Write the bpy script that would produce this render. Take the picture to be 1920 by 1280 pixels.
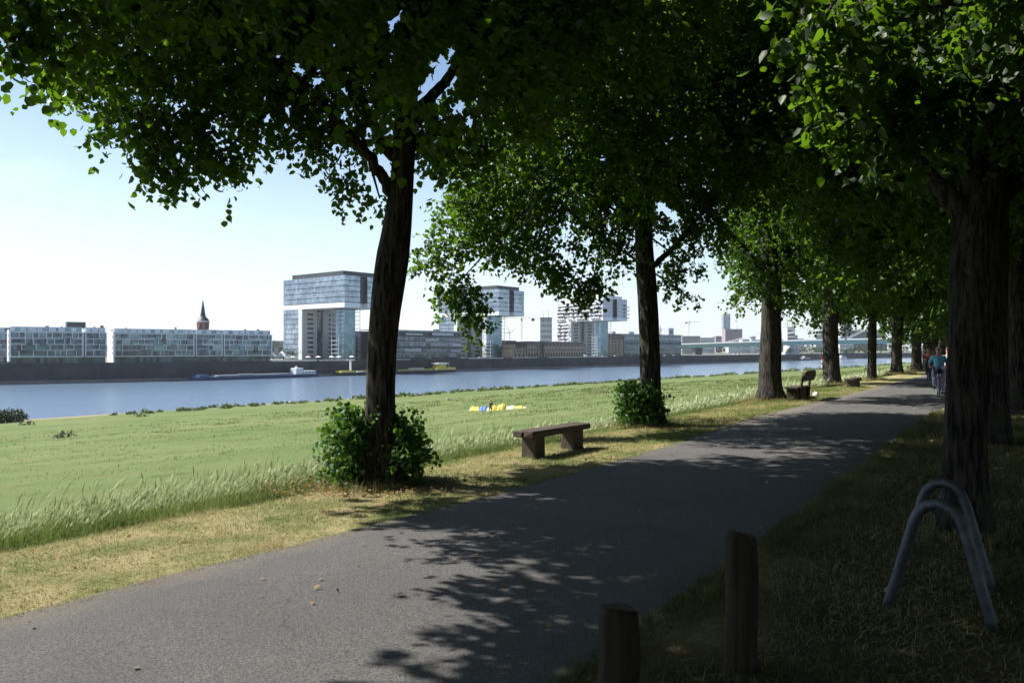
import bpy, bmesh, math, random
import numpy as np
from mathutils import Vector, Matrix, noise as mnoise
R = math.radians
rng = np.random.default_rng(7); random.seed(7)
for o in list(bpy.data.objects): bpy.data.objects.remove(o)
scn = bpy.context.scene; COL = scn.collection

# ------------------------------------------------------------ camera, world, sun, exposure
F = 1493.3
cd = bpy.data.cameras.new('camera'); cam = bpy.data.objects.new('camera', cd); COL.objects.link(cam)
cam.location = (0, 0, 1.7); cam.rotation_euler = (R(90), 0, 0)
cd.sensor_width = 36; cd.lens = 28; cd.shift_y = 15/1920; cd.clip_end = 30000; cd.clip_start = .05
scn.camera = cam
SUN_EL = 47.0; SUN_AZ = math.atan2(-0.96, 0.28)      # direction towards the sun, clockwise from +Y
w = bpy.data.worlds.new('World'); scn.world = w; w.use_nodes = True
nt = w.node_tree; bg = nt.nodes['Background']
sky = nt.nodes.new('ShaderNodeTexSky'); sky.sky_type = 'NISHITA'; sky.sun_disc = False
sky.sun_elevation = R(SUN_EL); sky.sun_rotation = SUN_AZ % (2*math.pi)
sky.air_density = 1.0; sky.dust_density = .4; sky.ozone_density = 1.6
tc = nt.nodes.new('ShaderNodeTexCoord'); sx = nt.nodes.new('ShaderNodeSeparateXYZ'); nt.links.new(tc.outputs['Generated'], sx.inputs[0])
hz = nt.nodes.new('ShaderNodeMapRange'); hz.interpolation_type = 'SMOOTHSTEP'; hz.inputs[1].default_value = .34; hz.inputs[2].default_value = -.02; hz.inputs[3].default_value = 0; hz.inputs[4].default_value = .85
nt.links.new(sx.outputs[2], hz.inputs[0])                      # thin bright haze low in the sky
mp = nt.nodes.new('ShaderNodeMapping'); mp.inputs['Scale'].default_value = (1, 1, 5); nt.links.new(tc.outputs['Generated'], mp.inputs[0])
cn = nt.nodes.new('ShaderNodeTexNoise'); cn.inputs['Scale'].default_value = 2.6; cn.inputs['Detail'].default_value = 7; nt.links.new(mp.outputs[0], cn.inputs['Vector'])
cr = nt.nodes.new('ShaderNodeMapRange'); cr.inputs[1].default_value = .5; cr.inputs[2].default_value = .75; cr.inputs[4].default_value = .6; nt.links.new(cn.outputs[0], cr.inputs[0])
dt = nt.nodes.new('ShaderNodeVectorMath'); dt.operation = 'DOT_PRODUCT'; dt.inputs[1].default_value = (math.sin(SUN_AZ), math.cos(SUN_AZ), 0); nt.links.new(tc.outputs['Generated'], dt.inputs[0])
dr = nt.nodes.new('ShaderNodeMapRange'); dr.inputs[1].default_value = -.35; dr.inputs[2].default_value = .75; dr.inputs[3].default_value = .42; nt.links.new(dt.outputs['Value'], dr.inputs[0])
hm_ = nt.nodes.new('ShaderNodeMath'); hm_.operation = 'MULTIPLY'; nt.links.new(hz.outputs[0], hm_.inputs[0]); nt.links.new(dr.outputs[0], hm_.inputs[1])   # haze glows towards the sun
mxf = nt.nodes.new('ShaderNodeMath'); mxf.operation = 'MAXIMUM'; nt.links.new(hm_.outputs[0], mxf.inputs[0]); nt.links.new(cr.outputs[0], mxf.inputs[1])
mc = nt.nodes.new('ShaderNodeMix'); mc.data_type = 'RGBA'; nt.links.new(mxf.outputs[0], mc.inputs[0]); nt.links.new(sky.outputs[0], mc.inputs[6]); mc.inputs[7].default_value = (6.9, 8.1, 9.0, 1)
nt.links.new(mc.outputs[2], bg.inputs[0]); bg.inputs[1].default_value = .071
sl = bpy.data.lights.new('sun', 'SUN'); sl.energy = 5.0; sl.angle = R(.53); sl.color = (1, .955, .88)
so = bpy.data.objects.new('sun', sl); COL.objects.link(so)
tosun = Vector((math.sin(SUN_AZ)*math.cos(R(SUN_EL)), math.cos(SUN_AZ)*math.cos(R(SUN_EL)), math.sin(R(SUN_EL))))
so.rotation_euler = tosun.to_track_quat('Z', 'Y').to_euler(); so.location = (-30, 20, 40)
scn.view_settings.view_transform = 'Standard'; scn.view_settings.look = 'None'
scn.view_settings.exposure = 1.12; scn.view_settings.gamma = 1
scn.render.engine = 'CYCLES'
scn.cycles.max_bounces = 6; scn.cycles.transmission_bounces = 4; scn.cycles.diffuse_bounces = 3; scn.cycles.glossy_bounces = 3

# ------------------------------------------------------------ frames: photo coordinates and the path's own frame
def at(px, py, D): return Vector(((px-960)/F*D, D, 1.7+(655-py)/F*D))
P0 = Vector((-.06, 9.58)); dv = Vector((.54, .8417)); nv = Vector((-.8417, .54))
PHI = math.atan2(dv.y, dv.x)
def ts(t, s, z=0): return Vector((P0.x+dv.x*t+nv.x*s, P0.y+dv.y*t+nv.y*s, z))
def inv(x, y):
    a = x-P0.x; b = y-P0.y
    return a*dv.x+b*dv.y, a*nv.x+b*nv.y
BT = [-400, 83, 187, 363, 812, 1500, 3000]; BS = [205, 194, 186, 172, 113, 30, -150]
PS = [-3000, -60, -20, -9, -3.4, 0, 1.8, 2.6, 4, 12, 40, 55, 110]
PZ = [-6, -2.5, -.5, -.04, 0, 0, -.02, -.12, -.4, -1.75, -5.1, -6.6, -10.2]
def gz(t, s):
    b = np.interp(t, BT, BS)
    sc = np.where(s > 30, 30+(s-30)*(194-30)/np.maximum(b-30, 5), s)
    z = np.interp(sc, PS+[180, 194, 200, 230], PZ+[-14.0, -14.9, -16, -18])
    return z
def gzw(x, y):
    t, s = inv(x, y); return float(gz(t, s)) + und(t, s)
def und(t, s):
    a = min(max((s-3)/25., 0), 1)
    return a*(.22*mnoise.noise(Vector((t*.06, s*.06, 1)))+.07*mnoise.noise(Vector((t*.3, s*.3, 4))))

# ------------------------------------------------------------ materials
def link(n, a, b): n.links.new(a, b)
def newmat(name):
    m = bpy.data.materials.new(name); m.use_nodes = True
    return m, m.node_tree, m.node_tree.nodes['Principled BSDF']
def N(nt, t, **k):
    n = nt.nodes.new(t)
    for a, v in k.items():
        if a in n.inputs.keys(): n.inputs[a].default_value = v
        else: setattr(n, a, v)
    return n
def mixc(nt, fac, a, b):
    m = nt.nodes.new('ShaderNodeMix'); m.data_type = 'RGBA'
    for s, v in ((0, fac), (6, a), (7, b)):
        if isinstance(v, (int, float)): m.inputs[s].default_value = v
        elif isinstance(v, tuple): m.inputs[s].default_value = (*v[:3], 1)
        else: nt.links.new(v, m.inputs[s])
    return m.outputs[2]
def ramp(nt, src, lo, hi):
    m = nt.nodes.new('ShaderNodeMapRange'); m.inputs[1].default_value = lo; m.inputs[2].default_value = hi
    nt.links.new(src, m.inputs[0]); return m.outputs[0]
def noise(nt, scale, detail=5, rough=.6, vec=None, stretch=None):
    n = N(nt, 'ShaderNodeTexNoise', Scale=scale, Detail=detail, Roughness=rough)
    tc = nt.nodes.new('ShaderNodeTexCoord'); v = vec or tc.outputs['Object']
    if stretch:
        mp = nt.nodes.new('ShaderNodeMapping'); mp.inputs['Scale'].default_value = stretch
        nt.links.new(v, mp.inputs[0]); v = mp.outputs[0]
    nt.links.new(v, n.inputs['Vector']); return n.outputs[0]
def bump(nt, bs, h, strength, dist):
    b = N(nt, 'ShaderNodeBump', Strength=strength, Distance=dist)
    nt.links.new(h, b.inputs['Height']); nt.links.new(b.outputs[0], bs.inputs['Normal'])
def mat(name, c1, c2=None, scale=4, rough=.8, b=0, bs=20, bd=.01, metal=0, stretch=None, spec=.5):
    m, nt, p = newmat(name)
    c2 = c2 or tuple(x*.75 for x in c1)
    n = noise(nt, scale, stretch=stretch)
    link(nt, mixc(nt, ramp(nt, n, .3, .7), c1, c2), p.inputs['Base Color'])
    p.inputs['Roughness'].default_value = rough; p.inputs['Metallic'].default_value = metal
    p.inputs['Specular IOR Level'].default_value = spec
    if b: bump(nt, p, noise(nt, bs, stretch=stretch), b, bd)
    return m
def panelmat(name, c1, c2, sx, sz, rough=.12, metal=.5, off=0):
    m, nt, p = newmat(name)
    tc = nt.nodes.new('ShaderNodeTexCoord')
    sn = N(nt, 'ShaderNodeVectorMath', operation='SNAP'); nt.links.new(tc.outputs['Object'], sn.inputs[0])
    sn.inputs[1].default_value = (sx, sx, sz)
    wn = nt.nodes.new('ShaderNodeTexWhiteNoise'); nt.links.new(sn.outputs[0], wn.inputs[0])
    big = noise(nt, .06)
    mm = N(nt, 'ShaderNodeMath', operation='MULTIPLY'); nt.links.new(wn.outputs[0], mm.inputs[0]); nt.links.new(ramp(nt, big, .3, .6), mm.inputs[1])
    link(nt, mixc(nt, mm.outputs[0], c1, c2), p.inputs['Base Color'])
    p.inputs['Roughness'].default_value = rough; p.inputs['Metallic'].default_value = metal
    return m
M = {}
def leafmat(name, c1, c2, trans, rough=.48, spec=.34, tmix=.42):
    m, nt, p = newmat(name)
    g = nt.nodes.new('ShaderNodeNewGeometry')
    c = mixc(nt, g.outputs['Random Per Island'], c1, c2)
    link(nt, c, p.inputs['Base Color']); p.inputs['Roughness'].default_value = rough; p.inputs['Specular IOR Level'].default_value = spec
    tr = nt.nodes.new('ShaderNodeBsdfTranslucent')
    link(nt, mixc(nt, g.outputs['Random Per Island'], trans, tuple(x*.7 for x in trans)), tr.inputs[0])
    ms = nt.nodes.new('ShaderNodeMixShader'); ms.inputs[0].default_value = tmix
    link(nt, p.outputs[0], ms.inputs[1]); link(nt, tr.outputs[0], ms.inputs[2])
    link(nt, ms.outputs[0], nt.nodes['Material Output'].inputs[0]); return m
M['leaf'] = leafmat('lime_leaf', (.011, .028, .007), (.034, .07, .013), (.15, .30, .012), tmix=.42)
M['leaf_far'] = leafmat('lime_leaf_distant', (.018, .042, .01), (.042, .08, .016), (.12, .24, .015))
M['shrub_leaf'] = leafmat('sucker_leaf', (.02, .055, .01), (.05, .13, .02), (.1, .22, .02))
M['farleaf'] = leafmat('bank_tree_leaf', (.03, .05, .02), (.06, .09, .03), (.04, .07, .01), tmix=.2)
M['blade_green'] = leafmat('green_blade', (.10, .15, .04), (.2, .22, .08), (.13, .22, .03), rough=.7, spec=.15, tmix=.3)
M['blade_dry'] = leafmat('dry_blade', (.40, .33, .17), (.24, .25, .10), (.2, .2, .06), rough=.8, spec=.1, tmix=.25)
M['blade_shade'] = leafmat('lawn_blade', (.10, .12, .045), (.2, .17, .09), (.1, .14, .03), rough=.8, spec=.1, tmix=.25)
M['tall'] = leafmat('tall_grass_blade', (.14, .2, .07), (.26, .28, .12), (.2, .28, .07), rough=.7, spec=.15, tmix=.35)
M['seed'] = leafmat('seed_head', (.56, .6, .4), (.42, .48, .28), (.45, .5, .28), rough=.8, spec=.1, tmix=.4)
def barkmat():
    m, nt, p = newmat('lime_bark')
    n1 = noise(nt, 3, 6, .6, stretch=(1, 1, .35)); n2 = noise(nt, 22, 8, .7, stretch=(1, 1, .12))
    c = mixc(nt, ramp(nt, n2, .42, .6), (.008, .007, .007), (.075, .064, .055))
    c = mixc(nt, ramp(nt, n1, .52, .72), c, (.06, .065, .042))
    link(nt, c, p.inputs['Base Color']); p.inputs['Roughness'].default_value = .9; p.inputs['Specular IOR Level'].default_value = .15
    bump(nt, p, n2, 1.0, .06); return m
M['bark'] = barkmat()
M['wood'] = mat('weathered_wood', (.10, .08, .062), (.045, .035, .028), 5, .85, .7, 30, .01, stretch=(.25, 4, 4), spec=.2)
M['woodv'] = mat('weathered_post_wood', (.065, .05, .038), (.022, .017, .014), 6, .85, .8, 30, .012, stretch=(4, 4, .25), spec=.2)
M['steel'] = mat('galvanised_steel', (.13, .145, .17), (.06, .07, .085), 14, .6, .15, 60, .002, metal=.75)
M['white'] = mat('white_render', (.74, .76, .8), (.64, .66, .7), .2, .7)
M['white2'] = mat('white_panel', (.72, .74, .78), (.6, .62, .68), .3, .5)
M['slotwall'] = mat('pale_grey_panel', (.52, .52, .56), (.46, .46, .5), .2, .6)
M['dark'] = mat('dark_void', (.03, .035, .045), (.015, .018, .025), .5, .4)
M['darkmetal'] = mat('dark_metal', (.07, .075, .085), (.04, .045, .05), .5, .5, metal=.3)
M['kglass'] = panelmat('curtain_glass', (.17, .22, .29), (.42, .48, .56), 1.9, 3.7, .14, .6)
M['kglass2'] = panelmat('shaft_glass', (.10, .18, .25), (.22, .33, .42), 3.1, 3.7, .1, .6)
M['glass'] = panelmat('blue_window_glass', (.04, .06, .085), (.24, .33, .42), 1.7, 3.1, .08, .2)
M['wood_lou'] = mat('brown_louvre', (.2, .13, .1), (.12, .08, .07), .3, .6)
M['tan'] = mat('tan_sandstone', (.36, .28, .2), (.26, .2, .15), .3, .9)
M['roofbrown'] = mat('brown_roof_tiles', (.19, .13, .11), (.13, .09, .08), .4, .8)
M['brick'] = mat('red_brick', (.27, .14, .1), (.18, .09, .07), .5, .85)
M['slate'] = mat('dark_slate', (.05, .055, .065), (.035, .04, .05), .5, .6)
M['greyb'] = mat('grey_facade', (.34, .35, .37), (.26, .27, .29), .1, .8)
M['pale'] = mat('pale_facade', (.5, .52, .55), (.42, .44, .48), .05, .7)
M['purple'] = mat('mauve_metal_cladding', (.28, .22, .26), (.22, .18, .22), .05, .6)
M['stonedark'] = mat('blackened_stone', (.05, .055, .07), (.09, .09, .1), .08, .9)
M['quay'] = mat('quay_basalt', (.028, .027, .032), (.06, .056, .06), .12, .9, .5, 1.2, .3)
M['quaylow'] = mat('quay_footing_concrete', (.2, .19, .18), (.13, .125, .12), .15, .9)
M['coping'] = mat('pale_coping_stone', (.5, .49, .47), (.36, .35, .34), .1, .8)
M['bridge'] = mat('green_bridge_paint', (.2, .36, .34), (.16, .3, .29), .05, .5)
M['paleroad'] = mat('far_ground', (.17, .165, .15), (.1, .12, .06), .01, .9)
for k, c in dict(blue=(.03, .09, .2), navy=(.02, .035, .1), yellow=(.62, .5, .08), cream=(.65, .62, .5), offwhite=(.72, .73, .74), red=(.5, .03, .03),
                 black=(.012, .012, .014), rubber=(.015, .015, .016), cyan=(.12, .42, .58), crimson=(.33, .02, .04), skin=(.45, .27, .19), hair=(.06, .035, .02),
                 greyhair=(.25, .22, .2), lilac=(.38, .36, .5), denim=(.05, .06, .1), canvas=(.8, .8, .78), wingyellow=(.8, .62, .1), wingpale=(.8, .76, .45),
                 wingblue=(.1, .2, .5), craneyellow=(.55, .42, .1), silver=(.5, .52, .55), rustred=(.3, .08, .05), stoneW=(.7, .68, .62), khaki=(.3,.26,.18)).items():
    M[k] = mat(k+'_finish', c, tuple(x*.8 for x in c), 3, .6)
M['chrome'] = mat('bicycle_metal', (.55, .56, .58), (.4, .41, .43), 5, .3, metal=.8)

# ------------------------------------------------------------ mesh builder
class MB:
    def __init__(s): s.v = []; s.f = []; s.m = []
    def add(s, vs, fs, mi=0):
        k = len(s.v); s.v += [tuple(v) for v in vs]; s.f += [tuple(i+k for i in f) for f in fs]; s.m += [mi]*len(fs); return s
    def box(s, x0, x1, y0, y1, z0, z1, mi=0):
        return s.add([(x0, y0, z0), (x1, y0, z0), (x1, y1, z0), (x0, y1, z0), (x0, y0, z1), (x1, y0, z1), (x1, y1, z1), (x0, y1, z1)],
                     [(0, 3, 2, 1), (4, 5, 6, 7), (0, 1, 5, 4), (1, 2, 6, 5), (2, 3, 7, 6), (3, 0, 4, 7)], mi)
    def tube(s, pts, rad, seg=10, mi=0, cap=True, wob=0, seed=0):
        pts = [Vector(p) for p in pts]; n = len(pts)
        if not hasattr(rad, '__len__'): rad = [rad]*n
        rings = []; up = None
        for i, p in enumerate(pts):
            d = (pts[min(i+1, n-1)]-pts[max(i-1, 0)]).normalized()
            if up is None: up = Vector((0, 1, 0)) if abs(d.y) < .9 else Vector((1, 0, 0))
            a = (up-d*up.dot(d)).normalized(); up = a; b = d.cross(a)
            ring = []
            for k in range(seg):
                t = 2*math.pi*k/seg; r = rad[i]
                if wob: r *= 1+wob*mnoise.noise(Vector((math.cos(t)*2.2, math.sin(t)*2.2, p.z*.5+seed)))+wob*.5*mnoise.noise(Vector((math.cos(t)*6, math.sin(t)*6, p.z*.8+seed)))
                ring.append(p+a*math.cos(t)*r+b*math.sin(t)*r)
            rings.append(ring)
        fs = [(i*seg+k, i*seg+(k+1) % seg, (i+1)*seg+(k+1) % seg, (i+1)*seg+k) for i in range(n-1) for k in range(seg)]
        if cap: fs += [tuple(range(seg))[::-1], tuple((n-1)*seg+k for k in range(seg))]
        return s.add([v for r in rings for v in r], fs, mi)
    def cyl(s, x, y, z0, z1, r, r1=None, seg=14, mi=0): return s.tube([(x, y, z0), (x, y, z1)], [r, r if r1 is None else r1], seg, mi)
    def prism(s, poly, z0, z1, mi=0):
        n = len(poly)
        return s.add([(x, y, z0) for x, y in poly]+[(x, y, z1) for x, y in poly],
                     [tuple(range(n))[::-1], tuple(range(n, 2*n))]+[(i, (i+1) % n, n+(i+1) % n, n+i) for i in range(n)], mi)
    def build(s, name, mats, parent=None, loc=None, rz=0, smooth=False, bevel=0):
        me = bpy.data.meshes.new(name); me.from_pydata(s.v, [], s.f)
        if not isinstance(mats, (list, tuple)): mats = [mats]
        for m in mats: me.materials.append(M[m] if isinstance(m, str) else m)
        me.polygons.foreach_set('material_index', s.m)
        if smooth: me.polygons.foreach_set('use_smooth', [True]*len(s.f))
        me.update(); o = bpy.data.objects.new(name, me); COL.objects.link(o)
        if parent: o.parent = parent
        if loc is not None: o.location = loc
        o.rotation_euler.z = rz
        if bevel:
            b = o.modifiers.new('bevel', 'BEVEL'); b.width = bevel; b.segments = 2; b.limit_method = 'ANGLE'
        return o
def tag(o, label=None, cat=None, group=None, kind=None):
    for k, v in (('label', label), ('category', cat), ('group', group), ('kind', kind)):
        if v: o[k] = v
    return o
def thing(name, label, cat, loc=(0, 0, 0), rz=0, group=None):
    o = bpy.data.objects.new(name, None); COL.objects.link(o); o.empty_display_size = .3
    o.location = loc; o.rotation_euler.z = rz; return tag(o, label, cat, group)
def npmesh(name, V, nper, faces, mats, parent=None, loc=None, midx=None, smooth=False):
    """V (N*nper,3) vertices; faces = template faces (all quads or all tris) repeated for each of the N pieces"""
    n = len(V)//nper; fa = np.array(faces); k = fa.shape[1]
    L = (fa[None]+(np.arange(n)*nper)[:, None, None]).reshape(-1)
    me = bpy.data.meshes.new(name); nf = n*len(faces)
    me.vertices.add(len(V)); me.vertices.foreach_set('co', np.ascontiguousarray(V, dtype=np.float32).ravel())
    me.loops.add(nf*k); me.loops.foreach_set('vertex_index', L.astype(np.int32))
    me.polygons.add(nf); me.polygons.foreach_set('loop_start', (np.arange(nf)*k).astype(np.int32))
    if midx is not None: me.polygons.foreach_set('material_index', np.repeat(midx, len(faces)).astype(np.int32))
    for m in mats: me.materials.append(M[m])
    me.update(calc_edges=True)
    if smooth: me.polygons.foreach_set('use_smooth', np.ones(nf, bool))
    o = bpy.data.objects.new(name, me); COL.objects.link(o)
    if parent: o.parent = parent
    if loc is not None: o.location = loc
    return o
def unit(a): return a/np.maximum(np.linalg.norm(a, axis=1, keepdims=True), 1e-9)

# ------------------------------------------------------------ leaves
LT = np.array([(0, 0, 0), (.22, .40, .06), (.62, .34, .05), (1, 0, -.12), (.62, -.34, .05), (.22, -.40, .06)])
LF = [(0, 1, 2, 3), (0, 3, 4, 5)]
def leaves(P, T, size, rg):
    n = len(P); T = unit(T); B = unit(np.cross(T, rg.normal(size=(n, 3))+np.array([0, 0, 1.2]))); Nn = np.cross(T, B)
    S = size[:, None, None]
    V = P[:, None]+S*(LT[None, :, 0, None]*T[:, None]+LT[None, :, 1, None]*B[:, None]+LT[None, :, 2, None]*Nn[:, None])
    return V.reshape(-1, 3)
DENS = 1.0
def clumps_to_leaves(cl, rg, droop=.5, per=9):
    """cl rows: x,y,z,rx,ry,rz,nleaves,leafsize"""
    out = []
    for (x, y, z, rx, ry, rz, n, sz) in cl:
        nt_ = max(3, int(n*DENS/per)); u = unit(rg.normal(size=(nt_, 3))); r = rg.random(nt_)**.42
        b = u*r[:, None]*np.array([rx, ry, rz]); b += rg.normal(size=b.shape)*.06
        d = unit(u*1.0+rg.normal(size=(nt_, 3))*.6+np.array([0, 0, -droop]))
        ln = rg.uniform(.18, .42, nt_)*max(.6, min(1.6, sz/.09))
        t = rg.random((nt_, per)); 
        P = (b[:, None]+d[:, None]*(t*ln[:, None])[..., None]+np.array([0, 0, -1])*(t**2*ln[:, None]*.35)[..., None]).reshape(-1, 3)
        P += rg.normal(size=P.shape)*.035
        T = np.repeat(d, per, 0)*.5+rg.normal(size=P.shape)*.75+np.array([0, 0, -.75])
        out.append(leaves(P+np.array([x, y, z]), T, rg.uniform(.5, 1.4, len(P))*sz, rg))
    return np.concatenate(out)

M['bankleaf'] = leafmat('bank_growth_leaf', (.10, .15, .04), (.16, .2, .06), (.1, .16, .03), tmix=.2)

M['tuft_dark'] = leafmat('meadow_tuft', (.06, .11, .025), (.11, .16, .04), (.08, .14, .02), rough=.7, spec=.1, tmix=.3)
M['tuft_pale'] = leafmat('meadow_dry_tuft', (.2, .19, .09), (.28, .25, .13), (.2, .2, .06), rough=.7, spec=.1, tmix=.3)
# ------------------------------------------------------------ ground, path, river
def strip(name, tarr, sarr, zf, m, dz=0, smooth=True):
    T, S = np.meshgrid(tarr, sarr, indexing='ij'); V = []
    for t, s in zip(T.ravel(), S.ravel()): V.append((t, s, zf(t, s)+dz))
    a, b = len(tarr), len(sarr)
    mb = MB(); mb.add(V, [(i*b+j, (i+1)*b+j, (i+1)*b+j+1, i*b+j+1) for i in range(a-1) for j in range(b-1)])
    return mb.build(name, m, None, (P0.x, P0.y, 0), PHI, smooth)
def groundmat():
    m, nt, p = newmat('meadow_and_verge')
    tc = nt.nodes.new('ShaderNodeTexCoord'); sp = nt.nodes.new('ShaderNodeSeparateXYZ'); link(nt, tc.outputs['Object'], sp.inputs[0])
    wob = noise(nt, .8, 4)
    ad = N(nt, 'ShaderNodeMath', operation='MULTIPLY_ADD'); link(nt, wob, ad.inputs[0]); ad.inputs[1].default_value = 1.4; link(nt, sp.outputs[1], ad.inputs[2])
    s = ad.outputs[0]                                  # s + about 0.7
    big = noise(nt, .05, 4, .6); mid = noise(nt, .55, 5, .65); fine = noise(nt, 14, 5, .7)
    mead = mixc(nt, ramp(nt, big, .35, .65), (.088, .142, .04), (.155, .188, .072))
    mead = mixc(nt, ramp(nt, mid, .5, .75), mead, (.17, .16, .075))
    mead = mixc(nt, ramp(nt, noise(nt, .16, 5, .7), .56, .68), mead, (.05, .085, .022))
    mead = mixc(nt, ramp(nt, noise(nt, .35, 6, .7, stretch=(1, 3, 1)), .52, .66), mead, (.15, .17, .06))
    mead = mixc(nt, ramp(nt, noise(nt, .12, 6, .8, stretch=(.5, 1.6, 1)), .6, .68), mead, (.2, .18, .10))
    mead = mixc(nt, ramp(nt, noise(nt, 2.2, 5, .75), .5, .75), mead, (.06, .095, .025))
    verge = mixc(nt, ramp(nt, noise(nt, 1.3, 5, .6), .4, .6), (.40, .33, .18), (.17, .19, .07))
    verge = mixc(nt, ramp(nt, noise(nt, .7, 3, .5), .6, .72), verge, (.30, .2, .11))
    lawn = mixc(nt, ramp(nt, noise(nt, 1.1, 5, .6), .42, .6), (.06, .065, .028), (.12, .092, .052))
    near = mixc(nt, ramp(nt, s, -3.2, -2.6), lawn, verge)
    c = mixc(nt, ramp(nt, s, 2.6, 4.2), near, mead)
    sand = ramp(nt, sp.outputs[2], -13.9, -14.6)
    c = mixc(nt, sand, c, mixc(nt, mid, (.36, .28, .18), (.25, .2, .13)))
    dk = mixc(nt, fine, (.55, .55, .55), (1.2, 1.2, 1.2))
    mm = nt.nodes.new('ShaderNodeMix'); mm.data_type = 'RGBA'; mm.blend_type = 'MULTIPLY'; mm.inputs[0].default_value = .8
    link(nt, c, mm.inputs[6]); link(nt, dk, mm.inputs[7])
    link(nt, mm.outputs[2], p.inputs['Base Color']); p.inputs['Roughness'].default_value = .95; p.inputs['Specular IOR Level'].default_value = .1
    bump(nt, p, noise(nt, 9, 8, .75), 1, .06); return m
M['ground'] = groundmat()
tarr = np.unique(np.concatenate([np.linspace(-400, -30, 20), np.arange(-30, 60, 1.0), np.arange(60, 200, 5), np.linspace(200, 900, 50), np.linspace(900, 3000, 20)]))
sarr = np.unique(np.concatenate([[-3000, -800, -200], np.linspace(-60, -12, 13), np.arange(-11, 9, .35), np.linspace(9, 60, 50), np.linspace(62, 235, 60)]))
def bank_clip(t, s):
    return float(gz(t, s))+und(t, s)+(.025*mnoise.noise(Vector((t*1.1, s*1.1, 0))) if (s > .15 or s < -3.5) and s < 9 and abs(t) < 60 else 0)
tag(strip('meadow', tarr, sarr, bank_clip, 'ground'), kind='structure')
EDGE = lambda t: .16*mnoise.noise(Vector((t*.35, 0, 0)))+.05*mnoise.noise(Vector((t*2.3, 3, 0)))+.3*math.exp(-((t-7)/6)**2)*0
tl = np.interp
def left_edge(t): return float(np.interp(t, [-12, -6.5, -.2, 4, 12, 20, 40, 400], [.45, .26, .0, .02, .5, .45, .3, .1]))+.05*mnoise.noise(Vector((t*.8, 0, 0)))+.04*mnoise.noise(Vector((t*4, 3, 0)))
def right_edge(t): return -3.3+.07*mnoise.noise(Vector((t*.8, 9, 0)))+.05*mnoise.noise(Vector((t*4, 5, 0)))
def asphalt():
    m, nt, p = newmat('asphalt')
    n1 = noise(nt, 62, 4, .8); n2 = noise(nt, .5, 5, .6); n3 = N(nt, 'ShaderNodeTexVoronoi', Scale=70.0)
    tc = nt.nodes.new('ShaderNodeTexCoord'); link(nt, tc.outputs['Object'], n3.inputs['Vector'])
    c = mixc(nt, ramp(nt, n1, .36, .66), (.042, .04, .04), (.195, .186, .182))
    sp = nt.nodes.new('ShaderNodeSeparateXYZ'); link(nt, tc.outputs['Object'], sp.inputs[0])
    nz_ = noise(nt, 2.2, 6, .75)
    def edge(lo, hi):
        a = N(nt, 'ShaderNodeMath', operation='MULTIPLY_ADD'); link(nt, nz_, a.inputs[0]); a.inputs[1].default_value = .5; link(nt, sp.outputs[1], a.inputs[2]); return ramp(nt, a.outputs[0], lo, hi)
    for lo, hi in ((.02, .42), (-2.95, -3.3)):
        f = N(nt, 'ShaderNodeMath', operation='MULTIPLY'); link(nt, edge(lo, hi), f.inputs[0]); f.inputs[1].default_value = .55; c = mixc(nt, f.outputs[0], c, (.24, .2, .14))
    vc = nt.nodes.new('ShaderNodeTexVoronoi'); vc.feature = 'DISTANCE_TO_EDGE'; vc.inputs['Scale'].default_value = .33
    dn = nt.nodes.new('ShaderNodeTexNoise'); dn.inputs['Scale'].default_value = 1.6; dn.inputs['Detail'].default_value = 6; link(nt, tc.outputs['Object'], dn.inputs['Vector'])
    va = N(nt, 'ShaderNodeVectorMath', operation='MULTIPLY_ADD'); link(nt, dn.outputs['Color'], va.inputs[0]); va.inputs[1].default_value = (.9, .9, 0); link(nt, tc.outputs['Object'], va.inputs[2]); link(nt, va.outputs[0], vc.inputs['Vector'])
    cf = N(nt, 'ShaderNodeMath', operation='MULTIPLY'); link(nt, ramp(nt, vc.outputs['Distance'], .0035, 0), cf.inputs[0]); link(nt, ramp(nt, n2, .5, .6), cf.inputs[1]); c = mixc(nt, cf.outputs[0], c, (.02, .02, .02))
    c = mixc(nt, ramp(nt, n2, .35, .75), c, mixc(nt, .6, c, (.06, .057, .058)))
    st = nt.nodes.new('ShaderNodeMath'); st.operation = 'LESS_THAN'; st.inputs[1].default_value = .045; link(nt, n3.outputs['Distance'], st.inputs[0])
    sc_ = N(nt, 'ShaderNodeMath', operation='MULTIPLY'); link(nt, st.outputs[0], sc_.inputs[0]); sc_.inputs[1].default_value = .35
    c = mixc(nt, sc_.outputs[0], c, (.3, .29, .28))
    link(nt, c, p.inputs['Base Color']); p.inputs['Roughness'].default_value = .8; p.inputs['Specular IOR Level'].default_value = .3
    bump(nt, p, n1, 1, .02); return m
M['asphalt'] = asphalt()
mb = MB(); tt = list(np.arange(-25, 40, .25))+list(np.arange(40, 420, 5)); V = []
for t in tt:
    a, b = left_edge(t), right_edge(t)
    for k in range(5): V.append((t, a+(b-a)*k/4, .005+.025*math.sin(math.pi*k/4)))
mb.add(V, [(i*5+j, (i+1)*5+j, (i+1)*5+j+1, i*5+j+1) for i in range(len(tt)-1) for j in range(4)])
tag(mb.build('path', 'asphalt', None, (P0.x, P0.y, 0), PHI, True), kind='structure')

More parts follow.
